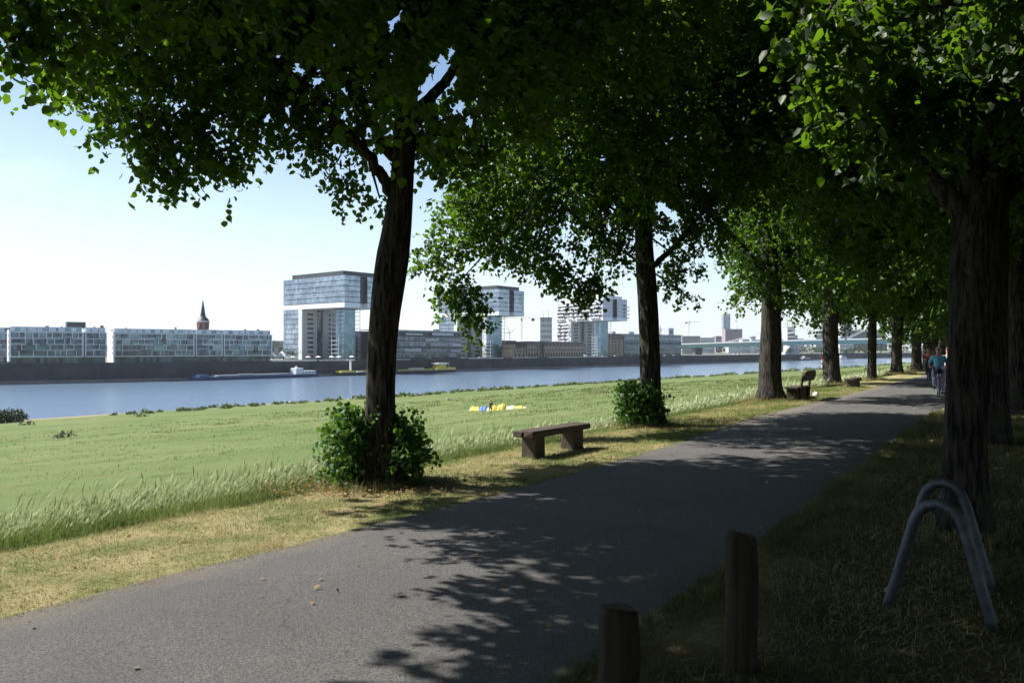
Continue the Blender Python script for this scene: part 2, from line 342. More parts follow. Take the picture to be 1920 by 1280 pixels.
def watermat():
    m, nt, p = newmat('river_water')
    p.inputs['Base Color'].default_value = (.13, .19, .28, 1); p.inputs['Roughness'].default_value = .12; p.inputs['IOR'].default_value = 1.33
    a = noise(nt, .5, 6, .72, stretch=(1, 1, 1)); b = noise(nt, .09, 3, .5)
    ad = N(nt, 'ShaderNodeMath', operation='MULTIPLY_ADD'); link(nt, b, ad.inputs[0]); ad.inputs[1].default_value = 1.2; link(nt, a, ad.inputs[2])
    bump(nt, p, ad.outputs[0], 1, .27); return m
M['water'] = watermat()
MB().box(-3000, 6000, -600, 8000, -15.6, -15.0).build('river', 'water')
tag(bpy.data.objects['river'], kind='structure')
QL = [(-1500, -250), (-420, 262), (-243, 378), (-184, 417), (18, 680), (124, 804), (328, 1065), (640, 1480), (1100, 1900), (3000, 3000)]   # foot of the quay wall
mb = MB(); n = len(QL); V = [(x, y, -5.6) for x, y in QL]+[(x-5200, y+9000, -5.6) for x, y in QL]
V = []; fs = []
for i, (x, y) in enumerate(QL): V += [(x-1.5, y+1.6, -5.55), (x-2600 if i < 8 else x-2000, y+2600, -5.55), (x-9000, y+9500, -5.5)]
mb.add(V, [(i*3+j, (i+1)*3+j, (i+1)*3+j+1, i*3+j+1) for i in range(n-1) for j in range(2)])
tag(mb.build('far_bank_ground', 'paleroad'), kind='structure')

# ------------------------------------------------------------ trees
def xy(px, D): return (px-960)/F*D
def trunk_mesh(pts, rad, seed, seg=28, flare=.0):
    P = []; Rr = []; pts = [Vector(p) for p in pts]
    for i in range(len(pts)-1):
        k = max(2, int((pts[i+1]-pts[i]).length/.16))
        for j in range(k):
            a = j/k; P.append(pts[i].lerp(pts[i+1], a)); Rr.append(rad[i]*(1-a)+rad[i+1]*a)
    P.append(pts[-1]); Rr.append(rad[-1])
    Q = [P[0]]+[sum((P[max(0, min(len(P)-1, i+k))] for k in (-3, -2, -1, 0, 1, 2, 3)), Vector())/7 for i in range(1, len(P)-1)]+[P[-1]]
    for i, q in enumerate(Q):
        h = q.z-pts[0].z-.1
        Rr[i] *= 1+flare*math.exp(-max(h, 0)/.22)+.05*mnoise.noise(Vector((q.z*1.3, seed, 0)))
    mb = MB(); mb.tube(Q, Rr, seg, wob=.14, seed=seed); return mb
def limb(parent, pts, r0, r1, seed, seg=12):
    mb = MB(); pts = [Vector(p) for p in pts]; P = []
    for i in range(len(pts)-1):
        for j in range(6): P.append(pts[i].lerp(pts[i+1], j/6))
    P.append(pts[-1])
    Q = [P[0]]+[(P[i-1]+P[i]*2+P[i+1])/4+Vector((mnoise.noise(Vector((i*.5, seed, 0))), mnoise.noise(Vector((0, i*.5, seed))), 0))*.06 for i in range(1, len(P)-1)]+[P[-1]]
    rr = [r0+(r1-r0)*i/(len(Q)-1) for i in range(len(Q))]
    mb.tube(Q, rr, seg, wob=.15, seed=seed); return mb.build('limb', 'bark', parent, smooth=True)
def lowtest(low, base, c, r):
    """crown outline: is this clump of leaves above the underside of the tree's crown"""
    X, Y, Z = base[0]+c[0], base[1]+c[1], base[2]+c[2]
    if Y < 1.5: return True
    px = 960+X/Y*F; py = 655-(Z-1.7)/Y*F; rp = r/Y*F
    return all(py+rp*.9 < np.interp(px+k*rp*.7, low[0], low[1]) for k in (-1, 0, 1))
GAPS = [((2.2, 5.6, 4.1), 1.5), ((2.6, 6.0, 3.6), 1.3)]      # openings cut into the crowns along sun rays, to light the right tree's leaves
def in_gap(base, p, k):
    q = Vector(base)+Vector(p)
    for g, r in GAPS:
        d = q-Vector(g); t = d.dot(tosun)
        if t > 1.2 and (d-tosun*t).length < r+k*.55: return True
    return False
def canopy(rg, c, rad, n, cr, per, sz, zmin=0, low=None, base=(0, 0, 0)):
    out = []; tries = 0
    while len(out) < n and tries < n*30:
        tries += 1; u = rg.normal(size=3); u /= np.linalg.norm(u); r = rg.random()**.42
        p = np.array(c)+u*r*np.array(rad); k = cr*rg.uniform(.7, 1.3)
        if p[2]-k*.7 < zmin: continue
        if low and not lowtest(low, base, p, k): continue
        if low and in_gap(base, p, k): continue
        s = sz(p) if callable(sz) else sz
        out.append((p[0], p[1], p[2], k, k, k*.75, per*(k/cr)**2, s))
    return out
def sticks(mb, top, cl, rg, k, r=.035):
    for i in rg.choice(len(cl), min(k, len(cl)), replace=False):
        c = Vector(cl[i][:3]); s = Vector(top[rg.integers(len(top))]); m = s.lerp(c, .5)+Vector(rg.normal(size=3))*.25+Vector((0, 0, .25))
        mb.tube([s, s.lerp(m, .6), m, m.lerp(c, .6), c], [r*1.6, r*1.3, r, r*.7, r*.3], 6)
def fringe(L, base):
    out = []
    for (px, py, rp, D, n, sz) in L:
        n *= 1.35; sz *= .88
        p = at(px, py, D); r = rp/F*D
        out.append((p.x-base[0], p.y-base[1], p.z-base[2], r, r, r*.8, n, sz))
    return out
GR = 'lime trees lining the path'
HOLES = [(803, 178, 20), (846, 92, 13), (762, 62, 11), (600, 152, 9), (500, 222, 8), (850, 150, 12), (822, 150, 30), (832, 118, 20), (735, 42, 16), (748, 22, 12), (792, 25, 10), (556, 130, 11), (570, 142, 9), (520, 105, 7), (625, 88, 8), (592, 82, 7), (705, 90, 8), (862, 200, 12), (880, 232, 10), (330, 205, 8), (228, 85, 7), (540, 205, 9), (720, 300, 14), (690, 330, 12), (640, 320, 9), (690, 245, 8), (1130, 300, 8), (1240, 390, 14), (1262, 405, 12), (1150, 390, 9)]
def tree(base, tpts, trad, clumps, label, seed, limbs=(), leaf='leaf', flare=.5, nst=45, tops=None, group=GR):
    """base world point; every other coordinate is relative to it"""
    t = thing('lime_tree', label, 'tree', base, 0, group)
    trunk_mesh(tpts, trad, seed, flare=flare).build('trunk', 'bark', t, smooth=True)
    for i, (p, r0, r1) in enumerate(limbs): limb(t, p, r0, r1, seed+i)
    rg = np.random.default_rng(seed)
    mb = MB(); sticks(mb, tops or [tpts[-1]], clumps, rg, nst); mb.build('branches', 'bark', t, smooth=True)
    V = clumps_to_leaves(clumps, rg)
    if base[1] > 9 and base[1] < 19:                   # ragged openings between the limbs where the sky shows
        C = V.reshape(-1, 6, 3); c = C.mean(1)+np.array(base); px = 960+c[:, 0]/c[:, 1]*F; py = 655-(c[:, 2]-1.7)/c[:, 1]*F; k = np.ones(len(C), bool)
        for hx, hy, hr in HOLES: k &= ((px-hx)**2+((py-hy)*.8)**2)**.5+rg.normal(size=len(C))*hr*.3 > hr
        V = C[k].reshape(-1, 3)
    npmesh('crown', V, 6, LF, [leaf], t)
    return t
def rel(base, *pp): return [tuple(at(*p)-Vector(base)) for p in pp]

DENS = 1.6
# T1: the tree with the leafy shrub, D about 10.15
b1 = (xy(718, 10.15), 10.15, -.03); rg = np.random.default_rng(11)
low1 = ([-2500, -600, 0, 60, 110, 200, 225, 320, 400, 450, 580, 610, 700, 780, 870, 1000, 1300, 1500, 2600], [-900, -250, 85, 105, 130, 205, 265, 318, 290, 245, 245, 330, 360, 320, 320, 330, 330, 300, 300])
def lsz(p): return .095 if p[2] < 6.5 else .13
c1 = canopy(rg, (-.3, -.8, 8.3), (5.0, 4.9, 4.9), 125, .95, 640, lsz, 2.4, low1, b1)
c1 += canopy(rg, (-.6, -5.7, 7.2), (3.5, 2.9, 1.9), 54, 1.0, 560, lsz, 4.6, low1, b1)  # unseen crown lobe added towards the camera to shade the near path and lawn
c1 += canopy(rg, (-2.96, -5.45, 7.3), (1.7, 1.6, 1.4), 20, .9, 560, lsz, 4.6, low1, b1)+canopy(rg, (-3.4, -6.7, 7.2), (1.9, 1.7, 1.4), 18, .9, 560, lsz, 4.6, low1, b1)  # two more lobes added above the view so their shadow darkens the right verge
fr1 = [(20, 40, 50, 5.5, 160, .085), (75, 75, 40, 5.6, 130, .085), (130, 60, 80, 6.5, 330, .085), (110, 125, 30, 6.6, 70, .085), (200, 130, 80, 8, 380, .085), (165, 170, 35, 7.5, 90, .085), (300, 160, 110, 9, 700, .085),
       (270, 235, 55, 9, 260, .09), (245, 275, 25, 9, 50, .09), (325, 285, 45, 9, 260, .09), (322, 332, 22, 9, 60, .085), (400, 240, 80, 9.5, 500, .09), (420, 285, 30, 9.5, 110, .09), (500, 170, 110, 10, 700, .09), (560, 215, 60, 10, 320, .09),
       (650, 190, 80, 10, 420, .09), (615, 300, 32, 10.3, 90, .09), (650, 345, 32, 10.4, 80, .09), (712, 372, 16, 10.6, 26, .09), (590, 262, 26, 10.2, 60, .09), (800, 250, 55, 10.6, 240, .09), (840, 240, 50, 10.8, 200, .09),
       (860, 290, 50, 10.8, 240, .09), (690, 290, 30, 10.6, 70, .09), (500, 60, 90, 9, 500, .09), (300, 50, 90, 8, 450, .09), (700, 60, 90, 9.5, 450, .09), (870, 60, 90, 10, 450, .09), (600, 100, 90, 9.5, 450, .09), (400, 100, 90, 9, 450, .09), (950, 200, 90, 10.5, 450, .09), (1000, 60, 110, 10, 600, .09)]
c1 += fringe(fr1, b1)
tp1 = rel(b1, (718, 912, 10.15), (716, 860, 10.15), (713, 760, 10.15), (716, 660, 10.15), (724, 550, 10.15), (738, 480, 10.15), (751, 400, 10.15), (756, 330, 10.15), (758, 260, 10.15), (768, 120, 10.1), (775, -40, 10), (770, -300, 9.8))
lm1 = [(rel(b1, (752, 285, 10.15), (775, 235, 10.2), (800, 190, 10.3), (838, 150, 10.5), (880, 80, 10.8), (960, -80, 11.2)), .105, .04),
       (rel(b1, (742, 375, 10.15), (720, 335, 10.1), (690, 290, 10), (640, 235, 9.8), (560, 150, 9.4), (450, 60, 9)), .085, .03),
       (rel(b1, (748, 305, 10.15), (715, 265, 10.2), (690, 215, 10.3), (660, 120, 10.5), (600, -60, 10.8)), .09, .035),
       (rel(b1, (745, 200, 10.15), (700, 60, 9.6), (620, -100, 8.8)), .09, .03), (rel(b1, (770, 80, 10.1), (850, -100, 9.4), (980, -350, 8.6)), .09, .03)]
tree(b1, tp1, [.215, .205, .19, .19, .195, .2, .165, .15, .15, .13, .11, .07], c1, 'leaning lime tree rising out of the box-shaped shrub, nearest on the river side', 3, lm1, tops=[tp1[-1], tp1[-2], lm1[0][0][-1], lm1[1][0][-1], lm1[2][0][-1]])

# T2: D about 18.1
b2 = (xy(1221, 18.1), 18.1, -.03)
low2 = ([-500, 770, 790, 840, 888, 915, 930, 980, 1020, 1080, 1125, 1135, 1190, 1215, 1240, 1300, 1312, 1335, 2600], [-900, 80, 470, 550, 600, 560, 490, 480, 515, 555, 530, 490, 460, 450, 515, 560, 450, 440, 440])
c2 = canopy(rg, (-.3, -.3, 7.9), (5.2, 5.0, 5.2), 135, 1.05, 640, .1, 1.5, low2, b2)
fr2 = [(860, 400, 50, 16.5, 330, .1), (885, 350, 50, 16.5, 300, .1), (815, 485, 36, 16, 230, .1), (845, 450, 40, 16, 240, .1), (850, 540, 40, 16, 280, .1), (878, 570, 30, 16, 260, .1), (888, 605, 13, 16, 60, .1), (945, 455, 55, 16.5, 500, .1),
       (1000, 480, 40, 17, 300, .1), (960, 380, 90, 16.5, 800, .1), (1050, 400, 90, 17, 800, .1), (1045, 515, 30, 17, 240, .1), (1085, 540, 28, 17, 240, .1), (1140, 480, 42, 17.5, 300, .1), (1110, 535, 20, 17, 110, .1), (1160, 420, 70, 17.5, 500, .1), (1270, 400, 70, 18.3, 500, .1),
       (1280, 490, 34, 18.6, 170, .1), (1250, 520, 24, 18.5, 100, .1), (1270, 545, 18, 18.6, 60, .1), (1296, 560, 12, 18.7, 25, .09), (1320, 430, 50, 18.6, 300, .1), (1000, 300, 110, 16.5, 900, .1), (880, 270, 60, 15.5, 350, .1), (1330, 380, 70, 18.6, 500, .1)]
c2 += fringe(fr2, b2)
tp2 = rel(b2, (1221, 792, 18.1), (1219, 730, 18.1), (1218, 620, 18.1), (1212, 520, 18.1), (1206, 440, 18.1), (1206, 380, 18.1), (1212, 250, 18.1), (1215, 50, 18.1), (1210, -150, 18.1))
lm2 = [(rel(b2, (1226, 497, 18.1), (1250, 477, 18.2), (1285, 440, 18.4), (1330, 380, 18.7), (1400, 280, 19.2)), .075, .03), (rel(b2, (1205, 430, 18.1), (1160, 380, 17.8), (1080, 330, 17.3), (960, 300, 16.8)), .1, .03),
       (rel(b2, (1210, 330, 18.1), (1280, 250, 18.6), (1380, 150, 19.4)), .1, .03), (rel(b2, (1210, 280, 18.1), (1130, 180, 17.3), (1050, 40, 16.5)), .1, .03)]
tree(b2, tp2, [.25, .235, .225, .21, .2, .2, .16, .12, .06], c2, 'lime tree with a dark shrub against its left side, beyond the backless bench', 5, lm2, tops=[tp2[-1], tp2[-2], lm2[0][0][-1], lm2[1][0][-1], lm2[2][0][-1]])

# T3: D about 26.7
b3 = (xy(1445, 26.7), 26.7, -.03)
low3 = ([-500, 1340, 1350, 1400, 1425, 1440, 1480, 1520, 2600], [-900, 200, 540, 572, 545, 540, 575, 560, 560])
c3 = canopy(rg, (0, 0, 8.2), (5.0, 5.0, 5.2), 120, 1.1, 420, .13, 1.6, low3, b3)
c3 += fringe([(1385, 548, 26, 26, 130, .12), (1410, 520, 34, 26, 190, .12), (1440, 500, 40, 26, 240, .12), (1478, 560, 22, 26.5, 90, .12), (1460, 545, 24, 26, 110, .12), (1500, 530, 30, 27, 150, .12), (1380, 460, 50, 26, 300, .12), (1360, 400, 60, 26, 350, .12), (1500, 450, 60, 27, 350, .12)], b3)
tp3 = rel(b3, (1445, 752, 26.7), (1444, 700, 26.7), (1446, 600, 26.7), (1446, 500, 26.7), (1440, 400, 26.7), (1440, 250, 26.7), (1440, 50, 26.7))
tree(b3, tp3, [.37, .34, .33, .31, .26, .2, .08], c3, 'thick lime tree beside the bench with a backrest, third on the river side', 9, flare=.55,
     limbs=[([(0, 0, 4.3), (1.2, .3, 5.6), (3, .8, 7.5)], .17, .05), ([(0, 0, 4), (-1.3, -.3, 5.4), (-3, -.8, 7)], .17, .05)])

# R1: the dark tree on the right, D about 7.36
bR = (xy(1810, 7.36), 7.36, -.03)
lowR = ([-4000, 1400, 1470, 1490, 1500, 1560, 1640, 1700, 1780, 1880, 1990, 3000], [-900, -250, 60, 130, 150, 250, 270, 240, 220, 230, 260, 300])
cR = canopy(rg, (.9, .6, 7.6), (4.6, 4.8, 4.8), 150, 1.0, 560, lsz, 2.6, lowR, bR)
frR = [(1545, 40, 50, 5.2, 170, .09), (1560, 130, 40, 5.4, 100, .09), (1620, 60, 70, 5.6, 300, .09), (1600, 200, 50, 6, 190, .09), (1650, 150, 60, 6, 260, .09), (1600, 235, 22, 6, 35, .09), (1660, 260, 40, 6.3, 110, .09),
       (1700, 200, 70, 6.3, 300, .09), (1760, 120, 80, 6.3, 380, .09), (1850, 80, 80, 6, 350, .09), (1880, 180, 50, 6, 160, .09), (1720, 240, 40, 6.8, 120, .09), (1930, 240, 50, 7, 120, .09), (1860, 20, 50, 5.2, 150, .09),
       (1500, 285, 22, 10.5, 70, .09), (1540, 290, 30, 10.5, 120, .09), (1590, 290, 40, 10.5, 190, .09), (1640, 320, 40, 10.5, 190, .09), (1690, 340, 40, 10.5, 190, .09), (1560, 340, 50, 11, 240, .09)]
cR += fringe(frR, bR)
tpR = rel(bR, (1812, 1003, 7.36), (1810, 900, 7.36), (1812, 760, 7.36), (1818, 600, 7.36), (1822, 480, 7.36), (1826, 400, 7.36), (1855, 280, 7.4), (1885, 130, 7.5), (1900, -100, 7.6), (1900, -400, 7.6))
lmR = [(rel(bR, (1822, 430, 7.36), (1795, 380, 7.4), (1745, 335, 7.6), (1690, 260, 7.8), (1600, 120, 8.2), (1500, -80, 8.8)), .11, .035), (rel(bR, (1830, 380, 7.36), (1810, 280, 7.2), (1790, 120, 6.8), (1760, -150, 6.2)), .1, .04),
       (rel(bR, (1855, 280, 7.4), (1960, 150, 7.8), (2150, -60, 8.4)), .1, .04)]
tree(bR, tpR, [.19, .175, .17, .175, .185, .19, .14, .13, .1, .06], cR, 'forked dark lime tree behind the tubular bike stand on the right', 21, lmR, tops=[tpR[-1], tpR[-2], lmR[0][0][-1], lmR[1][0][-1], lmR[2][0][-1]], flare=.35)

# trees of the rows that share two crowns
DENS = 1.5
def generic(seed, n, per, sz, zc=8.0, zmin=2.6):
    rg = np.random.default_rng(seed)
    return canopy(rg, (0, 0, zc), (4.9, 4.9, 5.3), n, 1.15, per, sz, zmin)
def copy_tree(o, parent=None):
    c = o.copy(); COL.objects.link(c); c.parent = parent
    for ch in list(o.children): copy_tree(ch, c)
    return c
gl = lambda a: ([(0, 0, 3.9), (1.4*math.cos(a), 1.4*math.sin(a), 5.4), (3*math.cos(a), 3*math.sin(a), 7.3)], .16, .05)
gtr = [(0, 0, -.1), (.02, 0, 1), (.05, .03, 2.5), (0, .05, 4), (.05, 0, 6), (0, 0, 9), (0, 0, 11)]
def place(o, x, y, rz, sc, lab): o.location = (x, y, gzw(x, y) if inv(x, y)[1] > 0 else -.03); o.rotation_euler.z = rz; o.scale = (sc, sc, sc*random.uniform(.97, 1.06)); o['label'] = lab
mid = tree((0, 0, 0), gtr, [.37, .35, .34, .33, .25, .15, .05], generic(31, 110, 430, .13), 'x', 33, [gl(.4), gl(2.6), gl(4.4)], 'leaf', .6, 40)
mid2 = tree((0, 0, 0), gtr, [.25, .24, .235, .22, .17, .1, .04], generic(35, 120, 430, .13, 8.0, 3.1), 'x', 37, [gl(1.4), gl(3.3), gl(5.6)], 'leaf', .35, 40)
far = tree((0, 0, 0), gtr, [.38, .35, .34, .33, .25, .15, .05], generic(41, 95, 230, .2, 7.8, 2.4), 'x', 43, [gl(.1), gl(2.2), gl(4.2)], 'leaf_far', .7, 30)
u1, u2, u3 = [mid], [mid2], [far]
def get(u):
    if u: return u.pop()
    return None
def put(kind, x, y, lab, sc=1, rz=None):
    u, p = ((u1, mid), (u2, mid2), (u3, far))[kind]
    o = u.pop() if u else copy_tree(p)
    place(o, x, y, random.uniform(0, 6.28) if rz is None else rz, sc, lab)
ORD = 'first second third fourth fifth sixth seventh eighth ninth tenth eleventh twelfth thirteenth fourteenth fifteenth sixteenth'.split()
def tx(px, D): return (px-960)/F*D, D
put(0, *tx(1559, 39.5), 'lime tree with flared foot beyond the bench with a backrest, fourth in its row', 1.08)
put(1, *tx(1635, 44.5), 'slim straight lime tree beyond the low plank bench, fifth on the river side', .95)
put(2, *tx(1682, 56), 'sixth lime tree on the river side, with dry brown grass round its foot', 1)
put(2, *tx(1718, 62), 'seventh lime tree on the river side, next before the rider in the red top', 1)
for k in range(8, 16):
    p = ts(59.3+9.6*(k-7), 2.0+random.uniform(-.3, .3)); put(2, p.x, p.y, f'{ORD[k-1]} lime tree of the river-side row, far along the path', random.uniform(.9, 1.02))
RD = [14.5, 23, 31.5, 40, 48.6, 57, 66, 75, 84, 93, 103, 113, 123]
for k, D in enumerate(RD):
    t = .42+(D-7.36)/.8417+0; p = ts(t, -4.76)
    if k == 0: p = Vector((8.75, 14.5, 0))
    if k == 1: p = Vector((14.6, 23, 0))
    put(1 if k < 3 else 2, p.x, p.y, f'{ORD[k+1]} lime tree of the right-hand row, behind the forked dark tree', random.uniform(.95, 1.05) if k > 2 else 1.12)
for k, (t, s) in enumerate([(14, -13), (24, -14), (35, -13), (46, -14.5), (58, -13), (5, -12.5), (70, -14), (84, -13)]):
    p = ts(t, s); put(2, p.x, p.y, f'{ORD[k]} lime tree of the back row on the lawn at the right edge', 1)
# the trees the camera stands among
for k, (t, s) in enumerate([(-8.6, -8.2), (-15.4, 2.3), (-16.5, -5), (-21, 2), (-26, -5), (-31, 2), (-3, -12.8), (-13, -13), (-23, -13), (-8, -19), (6, -20), (18, -21), (-20, -20)]):
    put(1 if k < 3 else 2, *ts(t, s).to_2d(), f'{ORD[k]} lime tree behind or beside the viewer, outside the photograph', 1)
DENS = 1.0
# ------------------------------------------------------------ the far bank
ZB = -5.5
class Bld:
    """frame of a building: x along its river front, y inland, z up from the quay"""
    def __init__(s, name, label, cat, O, q, z=ZB, group=None):
        s.O = O; l = math.hypot(*q); s.q = (q[0]/l, q[1]/l)
        s.t = thing(name, label, cat, (O[0], O[1], z), math.atan2(q[1], q[0]), group)
    def k(s, px):
        r = (px-960)/F; return (r*s.O[1]-s.O[0])/(s.q[0]-r*s.q[1])
    def part(s, name, m, *boxes, parent=None, bevel=0):
        mb = MB()
        for b in boxes: mb.box(*b)
        return mb.build(name, m, parent or s.t, bevel=bevel)
def hit(px, A, q):
    r = (px-960)/F; k = (r*A[1]-A[0])/(q[0]-r*q[1]); return (A[0]+q[0]*k, A[1]+q[1]*k)
q1 = (.635, .7725)

def apartments(O, q, xs, label, gable, seed, tower=None):
    B = Bld('apartment_block', label, 'apartment building', O, q); rd = random.Random(seed); Dp = 17; parts = list(zip(xs[:-1], xs[1:]))
    L = xs[-1]
    B.part('ground_floor', 'glass', (.8, L-.8, 1.8, Dp, 0, 3.2))
    for (a, b) in parts:
        B.part('wall', 'dark', (a+.7, b-.7, 1.0, Dp-.2, 3.2, 16.2))
        fr = [(a+.4, b-.4, -.3, 1.4, 3.2, 3.75), (a+.4, b-.4, -.3, 1.4, 15.8, 16.3), (a+.4, a+.9, -.3, 1.4, 3.75, 15.8), (b-.9, b-.4, -.3, 1.4, 3.75, 15.8)]
        for f in range(4):
            z = 3.75+f*3.02; x = a+.9
            while x < b-1.2:
                wd = min(rd.choice([2.6, 3.4, 4.6, 6.2]), b-.9-x)
                if b-.9-x-wd < 1.6: wd = b-.9-x
                B.part('window', 'glass' if rd.random() < .8 else 'kglass2', (x+.2, x+wd-.2, .86 if rd.random() < .5 else .3, 1.0, z+.32, z+2.9))
                if rd.random() < .45: B.part('balcony_rail', 'kglass2', (x+.1, x+wd-.1, -.12, -.05, z+.1, z+1.1))
                if rd.random() < .75: fr.append((x+wd-.16, x+wd+.16, -.22, 1.2, z, z+3.02))
                if f and rd.random() < .85: fr.append((x, x+wd, -.24, 1.2, z-.17, z+.17))
                x += wd
        B.part('facade_frame', 'white2', *fr)
        x = a+.8; tops = []
        B.part('penthouse', 'kglass2', (a+.9, b-.9, 2.2, Dp-2, 16.3, 18.5)); B.part('roof_edge', 'white2', (a+.5, b-.5, 1.7, Dp-1.5, 18.5, 18.8))
        while x < b-2:
            wd = rd.uniform(1.6, 3.6); tops.append((x, min(x+wd, b-.8), 1.98-rd.random()*.1, 2.19, 16.5, 18.3)); x += wd+rd.uniform(.6, 3)
        B.part('penthouse_panel', 'white2', *tops)
        for _ in range(2):
            cx = rd.uniform(a+2, b-2); B.part('chimney', 'darkmetal', (cx, cx+rd.uniform(.5, 1.6), 6, 8, 18.8, 18.8+rd.uniform(.5, 1.3)))
    if gable:
        g = B.part('gable_wall', 'white', (-.12, .7, .7, Dp, 0, 17.2)); 
        for i in range(4): B.part('window', 'dark', (-.2, -.05, 2.0 if i % 2 else 2.8, 3.3 if i % 2 else 4.2, 4.2+i*3, 6.0+i*3), parent=g)
    if tower: B.part('stair_tower', 'darkmetal', (tower, tower+9, 7, 13, 18.8, 21.8))
    return B
OA = hit(14, (-220, 437), (.8, .6)); qa = (.82, .572)
A0 = (-252, 399)
B1 = apartments((A0[0], A0[1]), qa, [0, 33.5, 44.5], 'white gridded apartment block with a dark tower on its roof, leftmost across the river', True, 1, 26)
B2 = apartments((-218.5, 437), (.8, .6), [0, 43, 59, 89], 'long white gridded apartment block in three sections, right of the dark roof tower', True, 4)
B0 = apartments((-345, 362), (.8, .6), [0, 50, 100], 'pale apartment block cut off by the left edge of the photo across the river', False, 9)
b = Bld('service_shed', 'small pale blue shed at the left edge in front of the apartment block', 'shed', (-262.5, 392), qa); b.part('wall', 'greyb', (0, 8.6, 0, 5, 0, 6.2)); b.part('roof', 'pale', (-.2, 8.8, -.2, 5.2, 6.2, 6.5)); b.part('door', 'darkmetal', (5.5, 7, -.08, -.01, 0, 2.6))
b = Bld('quay_terrace', 'pale terrace slab on top of the quay wall at the left', 'terrace', (-300, 345), (.83, .55)); b.part('slab', 'coping', (0, 72, 3, 7, .1, .55)); b.part('railing', 'darkmetal', (0, 72, 3.1, 3.2, .56, 1.3))

def zsl(m, n, z0, h): return [(z0+i*h, z0+(i+1)*h) for i in range(n)]
def crane_house(O, q, label, res=False, seed=1):
    B = Bld('crane_house', label, 'office tower', O, q); W, L, zs, zt = 33.75, 70, 35.8, 57.5
    rd = random.Random(seed)
    poly = lambda e=0: [(e, e), (13.5, e), (13.5, 5), (20, 5), (20, e), (W-e, e), (W-e, L-e), (e, L-e)]
    g = 'kglass' if not res else 'slotwall'
    def lev(z0, z1, pl):
        m = MB(); m.prism(pl(.35), z0, z0+.45); m.build('spandrel', 'darkmetal' if not res else 'white2', B.t)
        m = MB(); m.prism(pl(0), z0+.45, z1); s = m.build('glass_storey' if not res else 'storey', g, B.t)
        return s
    MB().prism(poly(.6), zs+3.3, zt-.1).build('core', 'dark', B.t)
    n = 5; h = (zt-zs-3.3)/n
    for i in range(n): lev(zs+3.3+i*h, zs+3.3+(i+1)*h, poly)
    MB().prism(poly(-.15), zs, zs+3.3).build('soffit_frame', 'white', B.t)
    B.part('recess_glass', 'dark', (13.6, 19.9, 2.2, 5.1, zs+3.3, zt-.4))
    rp = lambda e=0: [(e, 51.6), (W-e, 51.6), (W-e, L-e), (e, L-e)]
    for i in range(10): lev(i*3.58, (i+1)*3.58, rp)
    B.part('white_frame', 'white', (-.15, 1.1, 47.6, 51.55, 0, zs-.01))
    B.part('service_tower', 'slotwall', (1.1, 13.6, 48.2, 51.5, 0, zs-.02)); B.part('service_tower', 'slotwall', (19.6, W, 48.2, 51.5, 0, zs-.02))
    B.part('slit_glazing', 'glass', (13.6, 19.6, 50, 51.5, 0, zs-.02))
    B.part('floor_edge', 'darkmetal', *[(13.6, 19.6, 49.6, 50, z, z+.35) for z in np.arange(3.2, 35, 3.2)])
    for i in range(10):
        z = 1.5+i*3.36
        B.part('slot_window', 'dark', (5.2, 10.2, 48.0, 48.18, z, z+1.25)); B.part('slot_window', 'dark', (24, 29.4, 48.0, 48.18, z, z+1.25))
    B.part('lift_shaft', 'kglass2', (11.5, 21.5, 15, 24, 0, zs-.03))
    gal = [(7.2, 26.4, 15.4, 23.6, z, z+.35) for z in np.arange(1.6, 35, 2.9)]+[(x, x+.3, y, y+.3, 0, zs-.03) for x in (7.2, 26.1) for y in (15.4, 23.3)]
    B.part('stair_gallery', 'silver', *gal)
    if not res:
        B.part('plant_room', 'darkmetal', (2, W-2, 4, 62, zt, zt+3.4)); B.part('roof_plant', 'darkmetal', (12, 24, 12, 30, zt+3.4, zt+4.3), (14, 16, 40, 42, zt+3.4, zt+4.6))
    else:
        B.part('plant_room', 'white2', (4, W-4, 3, 64, zt, zt+3)); B.part('roof_plant', 'slotwall', (9, W-9, 8, 50, zt+3, zt+5.5))
        cnt = 0
        for i in range(14):
            z = 1+i*3.62+ (0 if i < 10 else 1.2)
            for j in range(20 if i >= 10 else 6):
                y = (L-3.6)-(j+(.5 if i % 2 else 0))*3.5
                if y < 1 or rd.random() < .12: continue
                k = 'glass'; 
                if rd.random() < .8 and cnt < 96: cnt += 1; B.part('balcony', 'white2', (-2.1, -.02, y, y+rd.choice([2.6, 3.4, 4.6]), z, z+.3), (-2.1, -1.95, y, y+2.6, z+.3, z+1.25))
        for i in range(14):
            z = 1+i*3.62+(0 if i < 10 else 1.2)
            B.part('window_band', 'dark', (-.06, .3, 1.5 if i >= 10 else 53, 68.5, z+1.1, z+2.7))
            if i >= 10:
                B.part('balcony', 'white2', (W-4, W+2.2, -1.6, -.2, z, z+1.1)); B.part('balcony', 'white2', (-2, 5, -1.6, -.2, z, z+1.1))
                B.part('window', 'glass', (W-6.5, W-1.2, -.06, .3, z+1.2, z+2.9))
    return B
K1 = crane_house((-113.1, 538), q1, 'blue glass office tower shaped like a crane, nearest and left of the leaning tree trunk', seed=1)
K2 = crane_house((-10.9, 663), q1, 'middle crane-shaped glass tower with its underside showing below the hanging leaves', seed=2)
K3 = crane_house((89.4, 785), (.8, .6), 'crane-shaped apartment tower covered in white balconies, farthest right', True, seed=3)

